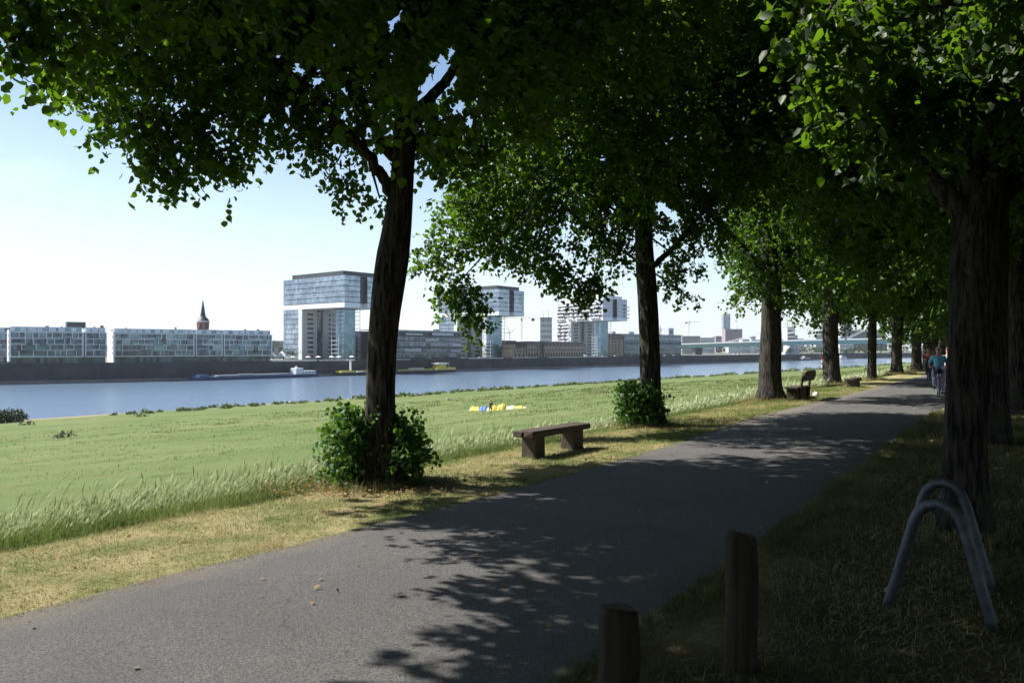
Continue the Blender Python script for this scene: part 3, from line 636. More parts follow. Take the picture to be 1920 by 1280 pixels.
# hotel of white pillars, banded office, warehouse, converted mill
b = Bld('hotel', 'narrow hotel front of white stone pillars just left of the leaning trunk', 'hotel', (-115.5, 586), q1)
b.part('wall', 'glass', (.5, 33.5, .6, 20, 0, 17)); b.part('roof', 'greyb', (1.5, 33, 2, 19, 19, 20.9)); b.part('cornice', 'white', (-.2, 34.2, -.2, 20, 17, 18.9))
for i in range(12): b.part('pillar', 'stoneW', (i*3+.1, i*3+.75+(i % 3)*.25, -.1, .58, 0, 17))
b.part('gable_wall', 'slotwall', (-.1, .48, .6, 20, 0, 17)); b.part('balcony_rail', 'darkmetal', (0, 34, -.6, -.5, 5.4, 6.2))
LK = (-113.1, 538)
O = hit(716, LK, q1); b = Bld('office_building', 'long low office block with blue-grey glass bands right of the leaning trunk', 'office building', O, q1); L = b.k(866)
b.part('core', 'dark', (.4, L-.4, .9, 24, 0, 20)); rd = random.Random(5)
for f in range(5):
    z = .4+f*4.1; b.part('window_band', 'glass', (0, L, .3+(.9 if f == 4 else 0), 1.2+(.9 if f == 4 else 0), z+.9, z+3.9))
    b.part('floor_slab', 'darkmetal' if f % 2 else 'silver', (-.3, L+.3, -.3, 1, z+3.9, z+4.25))
    x = 2
    while x < L-10:
        wd = rd.uniform(8, 24)
        if rd.random() < .6: b.part('metal_screen', 'silver' if rd.random() < .7 else 'greyb', (x, min(x+wd, L-1), -.15, .2, z+1, z+rd.choice([2.3, 3, 3.6])))
        x += wd+rd.uniform(3, 14)
b.part('roof', 'greyb', (-.3, L+.3, .9, 24, 21.1, 21.5))
for x in (18, 62, 90): b.part('roof_plant', 'darkmetal', (x, x+4, 8, 11, 21.5, 22.7))

def windows(b, x0, x1, n, z0, z1, w, y=-.05, m='dark', name='window', arch=False):
    for i in range(n):
        c = x0+(x1-x0)*(i+.5)/n; mb = MB()
        mb.box(c-w/2, c+w/2, y, y+.35, z0, z1)
        if arch: mb.tube([(c, y+.002, z1), (c, y+.34, z1)], w/2, 10)
        o = mb.build(name, m, b.t)
O = hit(988, (-10.9, 663), q1); b = Bld('warehouse', 'long tan sandstone warehouse with brown mansard roof under the balconied tower', 'warehouse', O, q1); L = b.k(1099)
b.part('wall', 'tan', (0, L, 0, 16, 0, 9.2)); windows(b, 2, L-2, 24, 5.8, 7.6, 1.2, arch=True); windows(b, 1, L-1, 22, .6, 3.3, 2.4, arch=True, name='archway')
m = MB(); m.add([(0, 0, 9.2), (L, 0, 9.2), (L, 16, 9.2), (0, 16, 9.2), (.6, 2.6, 14.2), (L-.6, 2.6, 14.2), (L-.6, 13.4, 14.2), (.6, 13.4, 14.2)], [(0, 1, 5, 4), (1, 2, 6, 5), (2, 3, 7, 6), (3, 0, 4, 7), (4, 5, 6, 7), (3, 2, 1, 0)]); rf = m.build('roof', 'roofbrown', b.t)
for i in range(16): b.part('dormer', 'tan', (4+i*(L-8)/15.2, 5.6+i*(L-8)/15.2, .55, 3, 10, 11.9), parent=rf)
b.part('cornice', 'pale', (-.2, L+.2, -.3, .5, 8.9, 9.3)); b.part('roof_edge', 'pale', (0, L, 2.3, 2.9, 14.2, 14.5))
m = MB(); m.box(L*.55, L*.55+6, 5, 11, 14.5, 15); m.build('roof_hatch', 'white2', b.t)
O = hit(961, (-10.9, 663), q1); b = Bld('customs_house', 'low tan two-storey house with steep gables left of the long warehouse', 'house', O, q1); L = b.k(986)
b.part('wall', 'tan', (0, L, 0, 12, 0, 7.6)); windows(b, .5, L-.5, 4, 4.3, 6.4, 1.3); windows(b, .5, L-.5, 3, .4, 3, 2, arch=True, name='archway'); b.part('roof', 'roofbrown', (-.2, L+.2, -.2, 12.2, 7.6, 8.3)); b.part('gable_wall', 'tan', (1.5, 4, .02, 11.8, 8.3, 11.2), (L-6, L-3.5, .02, 11.8, 8.3, 9.6))
b = Bld('old_quay_hall', 'brownish hall with a shallow roof seen between the two glass crane towers', 'hall', hit(938, (40, 760), q1), q1); b.part('wall', 'roofbrown', (0, 32, 0, 14, 0, 12.6)); b.part('roof', 'slate', (-.3, 32.3, -.3, 14.3, 12.6, 13.8), (8, 26, 3, 11, 13.8, 15.2)); windows(b, 1, 31, 8, 7, 9.4, 1.8)
O = (104.5, 851); b = Bld('converted_mill', 'tan stone mill with small windows and grey attic, right of the balconied tower', 'mill', O, (.69, .72)); L = b.k(1169)
b.part('wall', 'tan', (0, L, 0, 18, 0, 18)); 
for f in range(4): windows(b, .8, L*.8, 3, 3+f*3.9, 5.2+f*3.9, 1.5)
b.part('attic', 'roofbrown', (.4, L, .3, 18, 18, 24)); windows(b, 1, L, 4, 19.6, 22, 1.7, .22, 'glass'); b.part('roof_plant', 'pale', (7, 13, 2, 9, 24, 26.6)); b.part('roof_edge', 'silver', (0, L+.2, 0, 18, 24, 24.35)); b.part('awning', 'khaki', (-.1, L+.1, -.2, .1, 2.1, 2.5))
O2 = hit(1170.3, O, (.69, .72)); b = Bld('office_building', 'wide dark glass-banded office block with a small roof tower, behind the second trunk', 'office building', O2, (.69, .72)); L = b.k(1278)
b.part('core', 'dark', (.3, L-.3, 1, 26, 0, 22.8))
for f in range(6):
    z = .6+f*3.75; b.part('window_band', 'glass', (0, L, .5, 1.2, z+.7, z+3.2)); b.part('balcony_slab', 'silver' if f % 2 == 0 else 'darkmetal', (-.2, L+.2, -.7, .9, z+3.2, z+3.6)); b.part('balcony_rail', 'kglass2', (0, L, -.66, -.6, z+3.6, z+4.6))
b.part('roof', 'greyb', (-.4, L+.4, -.4, 26, 23.3, 24.4)); b.part('stair_tower', 'slotwall', (L-22, L-11, 4, 14, 24.4, 32.6)); windows(b, L-20, L-13, 2, 26, 30, 2.2, 3.9); b.part('roof_plant', 'pale', (16, 26, 5, 12, 24.4, 27.2)); b.part('end_wall', 'tan', (L-.35, L+.2, .9, 26, 0, 23.25))
# far pale blocks and towers beyond
def block(px0, px1, pt, D, label, m='pale', name='far_building', cat='building', dep=30, rows=3, zb=ZB, roof='greyb', wm='greyb'):
    x0, x1 = xy(px0, D), xy(px1, D); zt = 1.7+(655-pt)/F*D-zb
    b = Bld(name, label, cat, (x0, D), (1, 0.02), zb); W = x1-x0
    b.part('wall', m, (0, W, 0, dep, 0, zt)); b.part('roof', roof, (-.4, W+.4, -.4, dep+.4, zt, zt+max(.5, D/1200)))
    for r in range(rows): b.part('window_band', wm, (.6, W-.6, -.12, .2, 4+(zt-5)*r/rows, 4+(zt-5)*(r+.45)/rows))
    return b
block(1279, 1313, 631, 1250, 'pale low block just right of the dark office building with the roof tower', 'greyb')
block(1313, 1340, 634, 1500, 'pale low terrace of houses left of the tall glass tower', 'pale')
block(1342, 1356, 631, 1900, 'mauve-grey low block touching the left foot of the tall tower', 'purple')
b = block(1356.5, 1369.5, 589.5, 3000, 'tall slim pale glass office tower far away with a mast', 'kglass', 'office_tower', 'tower', 26, 12, wm='kglass2')
b.part('mast', 'silver', (12, 13, 8, 9, 139, 152)); b.part('annex', 'pale', (-5, 31.5, -3, 22, 0, 78), (31.6, 36, -3, 22, 0, 60))
m = block(1360, 1392, 618, 1700, 'mauve clad stage tower with a mast on its right corner', 'purple', 'stage_tower', 'theatre', 28, 1, wm='roofbrown'); m.part('mast', 'darkmetal', (26, 26.5, 3, 3.5, 46, 58))
b = Bld('tent_hall', 'white tent-roofed hall with peaked canopies in front of the mauve stage tower', 'hall', (xy(1366, 1500), 1500), (1, .02))
b.part('wall', 'pale', (0, 42, 0, 20, 0, 14))
for i in range(5): mb = MB(); mb.tube([(4+i*8.5, 8, 14), (4+i*8.5, 8, 17), (4+i*8.5, 8, 24-(i % 2)*3)], [5.2, 3.2, .2], 8); mb.build('canopy_peak', 'offwhite', b.t)
b.part('fin', 'slate', (17, 19, -1, 0, 10, 28))
b = thing('water_tank', 'pale round water tower on the skyline left of the third trunk', 'tower', (xy(1411, 1500), 1500, ZB)); MB().cyl(0, 0, 0, 29, 5.2, seg=20).build('drum', 'pale', b); MB().cyl(0, 0, 29, 31.5, 6.4, seg=20).build('rim', 'greyb', b)
block(1392, 1405, 637, 1500, 'white low building between the mauve stage tower and the round water tower', 'pale'); block(1418, 1432, 638, 1500, 'white low building right of the round water tower', 'offwhite')
b = block(1476, 1491, 614, 1600, 'white and grey striped slab block standing alone above the bridge', 'offwhite', 'apartment_tower', 'apartment building', 20, 6, wm='darkmetal'); b.part('annex', 'greyb', (16.2, 21, -1, 16, 0, 36))
block(1494, 1508, 636, 1700, 'low white hall right of the striped slab block above the bridge', 'offwhite'); block(1530, 1546, 622, 1900, 'grey office block peeping past the left edge of the fourth trunk', 'greyb')
block(1434, 1474, 637, 2100, 'long low grey roofline behind the third trunk', 'greyb'); block(1574, 1600, 634, 1500, 'white flat building on the far bank left of the cathedral foot', 'offwhite')
b = block(1013, 1035, 596, 1100, 'half-finished grey tower with scaffolding left of the balconied tower', 'greyb', 'tower_under_construction', 'building', 18, 6, wm='pale'); b.part('scaffold', 'darkmetal', *[(x, x+.35, -1, -.7, 45, 62) for x in (4, 11)])
block(823, 853, 596, 760, 'pale terraced flats behind the hanging leaves left of the middle crane tower', 'pale', 'apartment_tower', 'apartment building', 18, 7)
block(500, 534, 640, 640, 'dark low roof among trees left of the first crane tower', 'greyb', rows=1)
# water tower with spire
b = thing('spired_tower', 'round red brick tower with a dark needle spire behind the apartment block', 'tower', (xy(380.5, 475), 475, ZB))
mb = MB(); mb.cyl(0, 0, 0, 23.5, 3.3, seg=16); mb.build('shaft', 'brick', b, smooth=False); MB().tube([(0, 0, 23.5), (0, 0, 24.2)], 3.9, 16).build('cornice', 'pale', b)
MB().tube([(0, 0, 24.2), (0, 0, 26), (0, 0, 27), (0, 0, 37)], [3.8, 2.3, 1.6, .12], 16).build('spire', 'slate', b); MB().cyl(0, 0, 37, 39.5, .12, .05, 6).build('finial', 'darkmetal', b)
for a in range(6): MB().box(-.5, .5, 3.2, 3.5, 20, 22.4).build('window', 'dark', b, rz=a*math.pi/3)
for s in (-1, 1): MB().tube([(s*3, 0, 22.5), (s*3, 0, 26)], [.9, .1], 8).build('turret', 'slate', b)

# quay wall, copings
w_ = thing('quay_wall', 'long dark basalt quay wall along the far side of the river', 'quay wall', (0, 0, 0))
def offs(L, d):
    out = []
    for i, p in enumerate(L):
        a = Vector(L[max(i-1, 0)]); c = Vector(L[min(i+1, len(L)-1)]); t = (c-a).normalized(); out.append((p[0]-t.y*d, p[1]+t.x*d))
    return out
def band(name, m, d0, d1, z0, z1, L=QL):
    a, c = offs(L, d0), offs(L, d1); mb = MB()
    for i in range(len(L)-1):
        mb.add([(*a[i], z0), (*a[i+1], z0), (*c[i+1], z0), (*c[i], z0), (*a[i], z1), (*a[i+1], z1), (*c[i+1], z1), (*c[i], z1)], [(0, 3, 2, 1), (4, 5, 6, 7), (0, 1, 5, 4), (1, 2, 6, 5), (2, 3, 7, 6), (3, 0, 4, 7)])
    return mb.build(name, m, w_)
band('wall', 'quay', .8, 5, -13.4, -5.52); band('footing', 'quaylow', 0, 5, -17, -13.4); band('parapet', 'quay', .9, 1.5, -5.52, -4.9)
def qpt(px, d=0):
    L = offs(QL, d)
    for (x0, y0), (x1, y1) in zip(L[:-1], L[1:]):
        r = (px-960)/F; dx, dy = x1-x0, y1-y0; den = dx-r*dy
        if abs(den) < 1e-9: continue
        k = (r*y0-x0)/den
        if 0 <= k <= 1 and y0+k*dy > 50: return (x0+k*dx, y0+k*dy), math.atan2(dy, dx)
    return (0, 0), 0
for (a, c) in ((512, 594), (600, 640), (640, 662), (742, 770), (880, 944), (962, 1016), (1028, 1140), (1300, 1460)):
    (p, an), (p2, _) = qpt(a, .5), qpt(c, .5)
    MB().box(0, (Vector(p2)-Vector(p)).length, 0, 1.2, -5.6, -4.7 if a < 700 else -4.9).build('coping', 'coping', w_, loc=(*p, 0), rz=an)
for px in range(60, 1300, 62):
    p, an = qpt(px, .55); MB().box(0, .25, 0, .3, -13.4, -5.6).build('fender_pile', 'darkmetal', w_, loc=(*p, 0), rz=an)
# ships
def ship(px, L, wdt, hullm, deckm, label, house, extra, zf=1.6):
    p, an = qpt(px, -wdt/2-1.5); t = thing('cargo_barge', label, 'barge', (*p, -15), an)
    poly = [(0, 0), (3, -wdt*.35), (8, -wdt/2), (L-6, -wdt/2), (L, -wdt*.3), (L, wdt*.3), (L-6, wdt/2), (8, wdt/2), (3, wdt*.35)]
    MB().prism(poly, -.6, zf).build('hull', hullm, t, bevel=.1)
    MB().prism([(x*.999, y*1.02) for x, y in poly], zf, zf+.35).build('gunwale', deckm, t)
    for nm, m, bx in house+extra:
        mb = MB(); 
        for q in bx: mb.box(*q)
        mb.build(nm, m, t)
    return t
S = ship(357, 82, 9, 'navy', 'blue', 'long low blue barge moored under the quay wall left of the glass tower', [('bow_deck', 'blue', [(3.5, 9, -3, 3, 1.95, 3.1)]), ('wheelhouse', 'offwhite', [(66, 71, -3, 3, 1.95, 5.4)]), ('cabin', 'offwhite', [(71.2, 80.5, -3.4, 3.4, 1.95, 3.9)]), ('cabin_window', 'dark', [(72.5+i*2.2, 73.8+i*2.2, -3.46, -3.38, 2.7, 3.4) for i in range(4)])],
     [('hatch_cover', 'greyb', [(14, 62, -3.2, 3.2, 1.95, 2.7)]), ('deck_gear', 'offwhite', [(27, 36, -3.5, -2.8, 2.7, 3.1), (68, 69, -.6, .6, 5.4, 6.6), (66.5, 71.5, -3.2, 3.2, 5.4, 5.6)])])
S2 = ship(632, 40, 8, 'black', 'navy', 'short dark barge with a yellow mast crane, half hidden by the leaning trunk', [('bow_deck', 'yellow', [(.9, 12, -2.6, 2.6, 1.95, 3.2)]), ('crane_mast', 'offwhite', [(10.6, 11.6, -.5, .5, 3.2, 9.6)]), ('crane_arm', 'offwhite', [(7.8, 14.4, -.4, .4, 9.6, 10.3)])], [('deck_pipes', 'yellow', [(13, 30, -.4, .4, 2, 3)]), ('tank', 'offwhite', [(15, 20, -2.4, 2.4, 1.96, 2.6)])])
S3 = ship(742, 58, 9, 'black', 'navy', 'yellow and black tanker barge moored right of the leaning trunk', [('stern_deck', 'yellow', [(37, 57, -3.9, 3.9, 1.96, 3.5)]), ('wheelhouse', 'yellow', [(40, 48, -3, 3, 3.5, 6.2)]), ('wheelhouse_roof', 'offwhite', [(38.8, 49.2, -3.6, 3.6, 6.2, 7)])], [('deck_pipes', 'yellow', [(2, 36, -.5, .5, 1.96, 2.9), (8, 34, -2.8, -2.2, 2, 2.6)]), ('tank_lid', 'offwhite', [(12+i*3, 13.8+i*3, -2, 0, 2.9, 3.8) for i in range(5)]), ('mast', 'offwhite', [(54, 54.2, 0, .2, 3.5, 7.4)])])
for k, (px, L, m, lb) in enumerate([(1572, 46, 'offwhite', 'white passenger boat moored beyond the bridge right of the fourth trunk'), (1622, 60, 'navy', 'dark blue barge moored beyond the bridge behind the fifth trunk'), (1500, 50, 'greyb', 'grey barge moored below the bridge left of the red and white beacon')]):
    ship(px, L, 8, 'navy' if m != 'offwhite' else 'offwhite', m, lb, [('cabin', m, [(6, L-8, -3, 3, 2, 4.4)]), ('window_band', 'dark', [(7, L-9, -3.1, -3, 2.9, 3.8)]), ('wheelhouse', 'offwhite', [(L*.3, L*.3+5, -2, 2, 4.4, 6.4)])], [])
# bridge
br = Bld('river_bridge', 'pale green steel girder bridge with stay cables crossing the river behind the trunks', 'bridge', (235, 1100), (.77, -.64), z=0)
Lb = 330
def bz(x): return 8.2+5.4*math.sin(min(x, 300)/300*math.pi/2) if x >= 0 else 8.2+x*.02
for nm, m, y0, y1, a, c in (('girder', 'bridge', -12, -11, -5.0, -.3), ('girder', 'bridge', 11, 12, -5, -.3), ('deck', 'silver', -14, 14, -.3, .35), ('railing', 'silver', -13.9, -13.7, .35, 1.4), ('underside', 'darkmetal', -11, 11, -4.6, -4.1)):
    mb = MB(); xs = np.arange(-90, Lb+1, 10)
    for i in range(len(xs)-1):
        x0, x1 = xs[i], xs[i+1]; z0, z1 = bz(x0), bz(x1)
        mb.add([(x0, y0, z0+a), (x1, y0, z1+a), (x1, y1, z1+a), (x0, y1, z0+a), (x0, y0, z0+c), (x1, y0, z1+c), (x1, y1, z1+c), (x0, y1, z0+c)], [(0, 3, 2, 1), (4, 5, 6, 7), (0, 1, 5, 4), (1, 2, 6, 5), (2, 3, 7, 6), (3, 0, 4, 7)])
    mb.build(nm, m, br.t)
py_ = 314
for s in (-1, 1): mb = MB(); mb.tube([(py_, s*16, -16), (py_, s*13, 20), (py_, s*1.2, 76)], [2.6, 2.2, 1.6], 4); mb.build('pylon_leg', 'bridge', br.t)
for x in (60, 112, 165, 215, 260): mb = MB(); [mb.tube([(py_, s*1.0, 72 if x < 200 else 60), (x, s*6, bz(x))], .28, 5) for s in (-1, 1)]; mb.build('stay_cable', 'silver', br.t)
for x in (20, 130): mb = MB(); mb.box(x, x+5, -10, 10, -16, bz(x)-4.9); mb.build('pier', 'quaylow', br.t)
b = Bld('slanted_stair', 'slanted pale concrete bridge ramp on the far quay under the bridge', 'ramp', (xy(1471, 1120), 1120), (1, .3)); mb = MB(); mb.add([(0, 0, 0), (24, 0, 0), (22, 0, 12), (9, 0, 12), (0, 8, 0), (24, 8, 0), (22, 8, 12), (9, 8, 12)], [(0, 1, 2, 3), (7, 6, 5, 4), (0, 4, 5, 1), (1, 5, 6, 2), (2, 6, 7, 3), (3, 7, 4, 0)]); mb.build('ramp', 'greyb', b.t)
# cathedral
c_ = thing('cathedral', 'huge dark twin-spired cathedral far off behind the fourth and fifth trunks', 'cathedral', (xy(1582, 2350), 2350, -2), R(-12))
def box(nm, m, *bs, parent=c_):
    mb = MB(); [mb.box(*q) for q in bs]; return mb.build(nm, m, parent)
box('nave', 'stonedark', (18, 118, -4, 34, 0, 44)); mb = MB(); mb.add([(18, -4, 44), (118, -4, 44), (118, 34, 44), (18, 34, 44), (20, 15, 61), (110, 15, 61)], [(0, 1, 5, 4), (1, 2, 5), (2, 3, 4, 5), (3, 0, 4)]); mb.build('roof', 'slate', c_)
for k, y in enumerate((-8, 28)):
    box('tower', 'stonedark', (0, 20, y, y+20, 0, 98)); MB().tube([(10, y+10, 98), (10, y+10, 150), (10, y+10, 157)], [8, 1.2, .2], 8).build('spire', 'stonedark', c_)
    for (a, b_) in ((1, 1), (19, 1), (1, 19), (19, 19)): MB().tube([(a, y+b_, 60), (a, y+b_, 100), (a, y+b_, 116)], [2, 1.6, .1], 6).build('pinnacle', 'stonedark', c_)
for i in range(9): box('buttress', 'stonedark', (24+i*10, 26.5+i*10, -14, -4.1, 0, 30)); MB().tube([(25.2+i*10, -9, 30), (25.2+i*10, -9, 42)], [1.4, .1], 6).build('pinnacle', 'stonedark', c_)
MB().tube([(80, 15, 58), (80, 15, 75), (80, 15, 108)], [3.5, 3, .2], 8).build('ridge_turret', 'stonedark', c_)
# cranes, wind-tree sculpture
def tower_crane(px, ptop, D, ang, jl, cj, m, label):
    zt = 1.7+(655-ptop)/F*D-ZB; t = thing('tower_crane', label, 'crane', (xy(px, D), D, ZB), ang); r = D/1100
    mb = MB(); h = .9*r
    for a, b_ in ((-h, -h), (h, -h), (h, h), (-h, h)): mb.box(a-.12*r, a+.12*r, b_-.12*r, b_+.12*r, 0, zt)
    z = 0
    while z < zt-3: mb.tube([(-h, -h, z), (h, -h, z+2.5)], .1*r, 4); mb.tube([(h, h, z), (-h, h, z+2.5)], .1*r, 4); z += 2.6
    mb.build('mast', m, t)
    for nm, L, mm in (('jib', jl, m), ('counter_jib', -cj, m)):
        mb = MB(); s = 1 if L > 0 else -1
        mb.tube([(0, -.6, zt), (L, -.5, zt+.2)], .16*r, 4); mb.tube([(0, .6, zt), (L, .5, zt+.2)], .16*r, 4); mb.tube([(0, 0, zt+1.6*r), (L, 0, zt+.9)], .16*r, 4); x = 0
        while abs(x) < abs(L)-3: mb.tube([(x, -.6, zt), (x+s*1.5, 0, zt+1.5*r)], .09*r, 4); mb.tube([(x+s*1.5, 0, zt+1.5*r), (x+s*3, -.6, zt)], .09*r, 4); x += 3*s
        mb.build(nm, mm, t)
    MB().box(-1.1, 1.1, -1.1, 1.1, zt-2.6, zt-.1).build('cab', 'offwhite', t); MB().box(-cj, -cj+3, -1.2, 1.2, zt-2.5, zt-.1).build('counterweight', 'darkmetal', t)
    mb = MB(); mb.tube([(0, 0, zt), (0, 0, zt+6*r)], .3*r, 4); mb.tube([(0, 0, zt+6*r), (jl*.6, 0, zt+.9*r)], .07*r, 4); mb.tube([(0, 0, zt+6*r), (-cj+1, 0, zt+.5)], .07*r, 4); mb.build('apex', m, t)
tower_crane(978, 597, 800, R(183), 30, 13, 'craneyellow', 'yellow tower crane between the middle and the balconied crane towers')
tower_crane(1292, 604, 1500, R(12), 26, 7, 'offwhite', 'pale tower crane on the skyline right of the second trunk')
tower_crane(1238, 617, 1300, R(200), 10, 5, 'darkmetal', 'small grey crane above the dark office roof beside the second trunk')
t = thing('pylon_sculpture', 'thin forked metal pole standing between the yellow crane and the middle glass tower', 'pole', (xy(956, 760), 760, ZB)); mb = MB(); mb.tube([(0, 0, 0), (0, 0, 23)], .35, 6); mb.build('pole', 'greyb', t)
for a in ((7, 29), (-3.5, 32), (-7, 23.5)): mb = MB(); mb.tube([(0, 0, 23), (a[0]*1.2, 0, a[1])], [.35, .08], 5); mb.build('arm', 'greyb', t)
# far trees: on the quay and behind
def small_tree(px, pb, pt, D, label, wpx=None, z=None, group=None, name='bank_tree', cat='tree', sz=None, seed=0):
    h = (pb-pt)/F*D; wd = (wpx or (pb-pt))/F*D; zz = 1.7+(655-pb)/F*D if z is None else z
    t = thing(name, label, cat, (xy(px, D), D, zz), 0, group); rg = np.random.default_rng(int(px*7+pt)); s = sz or max(.12, D/F*1.1)
    mb = MB(); mb.tube([(0, 0, -.3), (0, 0, h*.5), (.1, 0, h*.8)], [h*.04, h*.03, h*.01], 6); mb.build('trunk' if cat == 'tree' else 'stem', 'bark', t)
    cl = [(*(rg.normal(size=3)*np.array([wd*.24, wd*.24, h*.17])+np.array([0, 0, h*.55])), wd*.2, wd*.2, h*.2, 60, s) for _ in range(16)]
    npmesh('crown', clumps_to_leaves(cl, rg, .1, 6), 6, LF, ['farleaf'], t); return t
for k, (px, pb, pt, D, wp, lb) in enumerate([(512, 672, 634, 560, 34, 'round green tree left of the first glass tower'), (525, 672, 640, 600, 26, 'dark green tree close to the left edge of the first glass tower'), (548, 673, 650, 545, 24, 'low green tree in front of the glass tower foot'), (532, 674, 655, 540, 18, 'small green tree between the white tent and the glass tower'),
        (915, 668, 636, 760, 34, 'green tree left of the middle tower lift shaft'), (1018, 669, 640, 690, 16, 'dark tree in front of the sandstone warehouse'), (1112, 660, 636, 860, 40, 'green treetops under the balconied tower'),
        (1500, 664, 648, 1180, 34, 'round green tree under the bridge left of the beacon'), (1522, 664, 647, 1200, 34, 'second green tree under the bridge left of the beacon'), (1540, 663, 648, 1220, 30, 'green tree under the bridge behind the beacon'), (1600, 664, 648, 1230, 40, 'wide green tree under the bridge right of the fourth trunk'),
        (1622, 664, 649, 1250, 36, 'green tree under the bridge left of the fifth trunk'), (1650, 664, 647, 1300, 40, 'green tree under the bridge right of the fifth trunk'), (1588, 664, 651, 1180, 26, 'low green tree under the bridge by the fourth trunk'), (1480, 663, 652, 1100, 20, 'low bush under the left part of the bridge')]):
    small_tree(px, pb, pt, D, lb, wp, group='trees on the far bank')
# far wooded skyline as one mass
rg = np.random.default_rng(5); cl = []
for px in np.arange(-300, 2300, 7):
    D = rg.uniform(1500, 2400); p = at(px, 655-rg.uniform(4, 9), D); cl.append((p.x, p.y, p.z-6, 14, 14, 9, 60, 3.4))
tag(npmesh('distant_trees', clumps_to_leaves(cl, rg, .1, 6), 6, LF, ['farleaf']), 'hazy line of distant treetops along the skyline', 'trees', kind='stuff')
# tents, parasols and parked cars on the quay
for px, hh, lb in ((508, 9, 'white pyramid tent nearest the apartment block'), (529, 9, 'white pyramid tent nearest the glass tower')):
    t = thing('pavilion_tent', lb, 'tent', (xy(px, 500), 500, ZB)); mb = MB(); mb.add([(-3.3, -3.3, 2.5), (3.3, -3.3, 2.5), (3.3, 3.3, 2.5), (-3.3, 3.3, 2.5), (0, 0, 6.6)], [(0, 1, 4), (1, 2, 4), (2, 3, 4), (3, 0, 4)]); mb.add([(-1.3, -1.3, 3.6), (1.3, -1.3, 3.6), (1.3, 1.3, 3.6), (-1.3, 1.3, 3.6), (0, 0, 7.6)], [(0, 1, 4), (1, 2, 4), (2, 3, 4), (3, 0, 4)]); mb.build('canopy', 'canvas', t)
    mb = MB(); [mb.cyl(a, c, 0, 2.5, .1, seg=6) for a in (-3.2, 3.2) for c in (-3.2, 3.2)]; mb.build('frame', 'silver', t)
for i, px in enumerate((548, 578, 597, 622, 636, 660)):
    p, an = qpt(px, 4); t = thing('parasol', f'white parasol on the quay, {ORD[i]} from the left in front of the first glass tower', 'parasol', (*p, ZB), 0, 'parasols on the quay')
    MB().tube([(0, 0, 2.3), (0, 0, 2.6), (0, 0, 3.1)], [1.9, 1.5, .1], 8).build('canopy', 'canvas', t); MB().cyl(0, 0, 0, 2.6, .05, seg=6).build('pole', 'silver', t)
def car(px, d, m, lb, van=False):
    p, an = qpt(px, d); t = thing('parked_van' if van else 'parked_car', lb, 'van' if van else 'car', (*p, -5.53), an, 'vehicles parked on the far quay')
    h = 2.2 if van else .95
    mb = MB(); mb.prism([(0, -.85), (4.4, -.85), (4.4, .85), (0, .85)], .3, h); mb.build('body', m, t, bevel=.12)
    if not van: mb = MB(); mb.add([(.6, -.78, .95), (3.6, -.78, .95), (3.6, .78, .95), (.6, .78, .95), (1.1, -.65, 1.45), (2.9, -.65, 1.45), (2.9, .65, 1.45), (1.1, .65, 1.45)], [(0, 1, 5, 4), (1, 2, 6, 5), (2, 3, 7, 6), (3, 0, 4, 7), (4, 5, 6, 7)]); mb.build('cabin', 'glass', t)
    else: MB().box(3.3, 4.42, -.87, .87, 1.3, 1.9).build('windscreen', 'dark', t)
    for x in (.9, 3.5):
        for y in (-.86, .7): MB().tube([(x, y, .33), (x, y+.16, .33)], .33, 10).build('wheel', 'rubber', t)
for px, d, m, lb, v in [(1075+20, 4, 'offwhite', 'white van parked on the quay below the balconied tower', True), (1112, 4, 'offwhite', 'white car parked right of the white van on the quay', False), (1128, 5, 'silver', 'silver car parked on the quay at the lift shaft of the balconied tower', False), (1152, 5, 'offwhite', 'white car parked before the tan mill', False), (1163, 5, 'crimson', 'dark red car parked before the tan mill', False),
                    (1180, 5, 'silver', 'silver car parked left of the second trunk', False), (1245, 5, 'offwhite', 'white car parked just right of the second trunk', False), (1262, 5, 'silver', 'silver car parked before the dark office block', False), (1376, 4, 'offwhite', 'white van on the quay below the bridge, left one of a pair', True), (1383, 4, 'offwhite', 'white van on the quay below the bridge, right one of a pair', True),
                    (897, 4, 'silver', 'silver car parked at the foot of the middle glass tower', False), (985, 4, 'offwhite', 'white car parked in front of the tan warehouse', False), (800, 4, 'silver', 'silver car parked before the banded office', False), (822, 4, 'crimson', 'dark red car parked before the banded office', False)]: car(px, d, m, lb, v)
# beacon
t = thing('river_beacon', 'red and white striped beacon pole at the water left of the fourth trunk', 'beacon', at(1541, 690, 560)); zz = t.location.z; t.location.z = -14.6
for i in range(6): MB().cyl(0, 0, i*1.8, (i+1)*1.8, .42, seg=8).build('band', 'red' if i % 2 else 'offwhite', t)
MB().box(-.9, .9, -.1, .1, 9.6, 11.2).build('topmark', 'red', t)

M['haze'] = bpy.data.materials.new('haze_air'); hm = M['haze']; hm.use_nodes = True; hn = hm.node_tree; hn.nodes.remove(hn.nodes['Principled BSDF'])
pv_ = hn.nodes.new('ShaderNodeVolumePrincipled'); pv_.inputs['Color'].default_value = (.88, .93, 1, 1); pv_.inputs['Density'].default_value = .00005; pv_.inputs['Anisotropy'].default_value = .3
link(hn, pv_.outputs[0], hn.nodes['Material Output'].inputs['Volume'])
tag(MB().box(-12000, 12000, -4000, 13000, -60, 175).build('haze', 'haze'), kind='stuff')
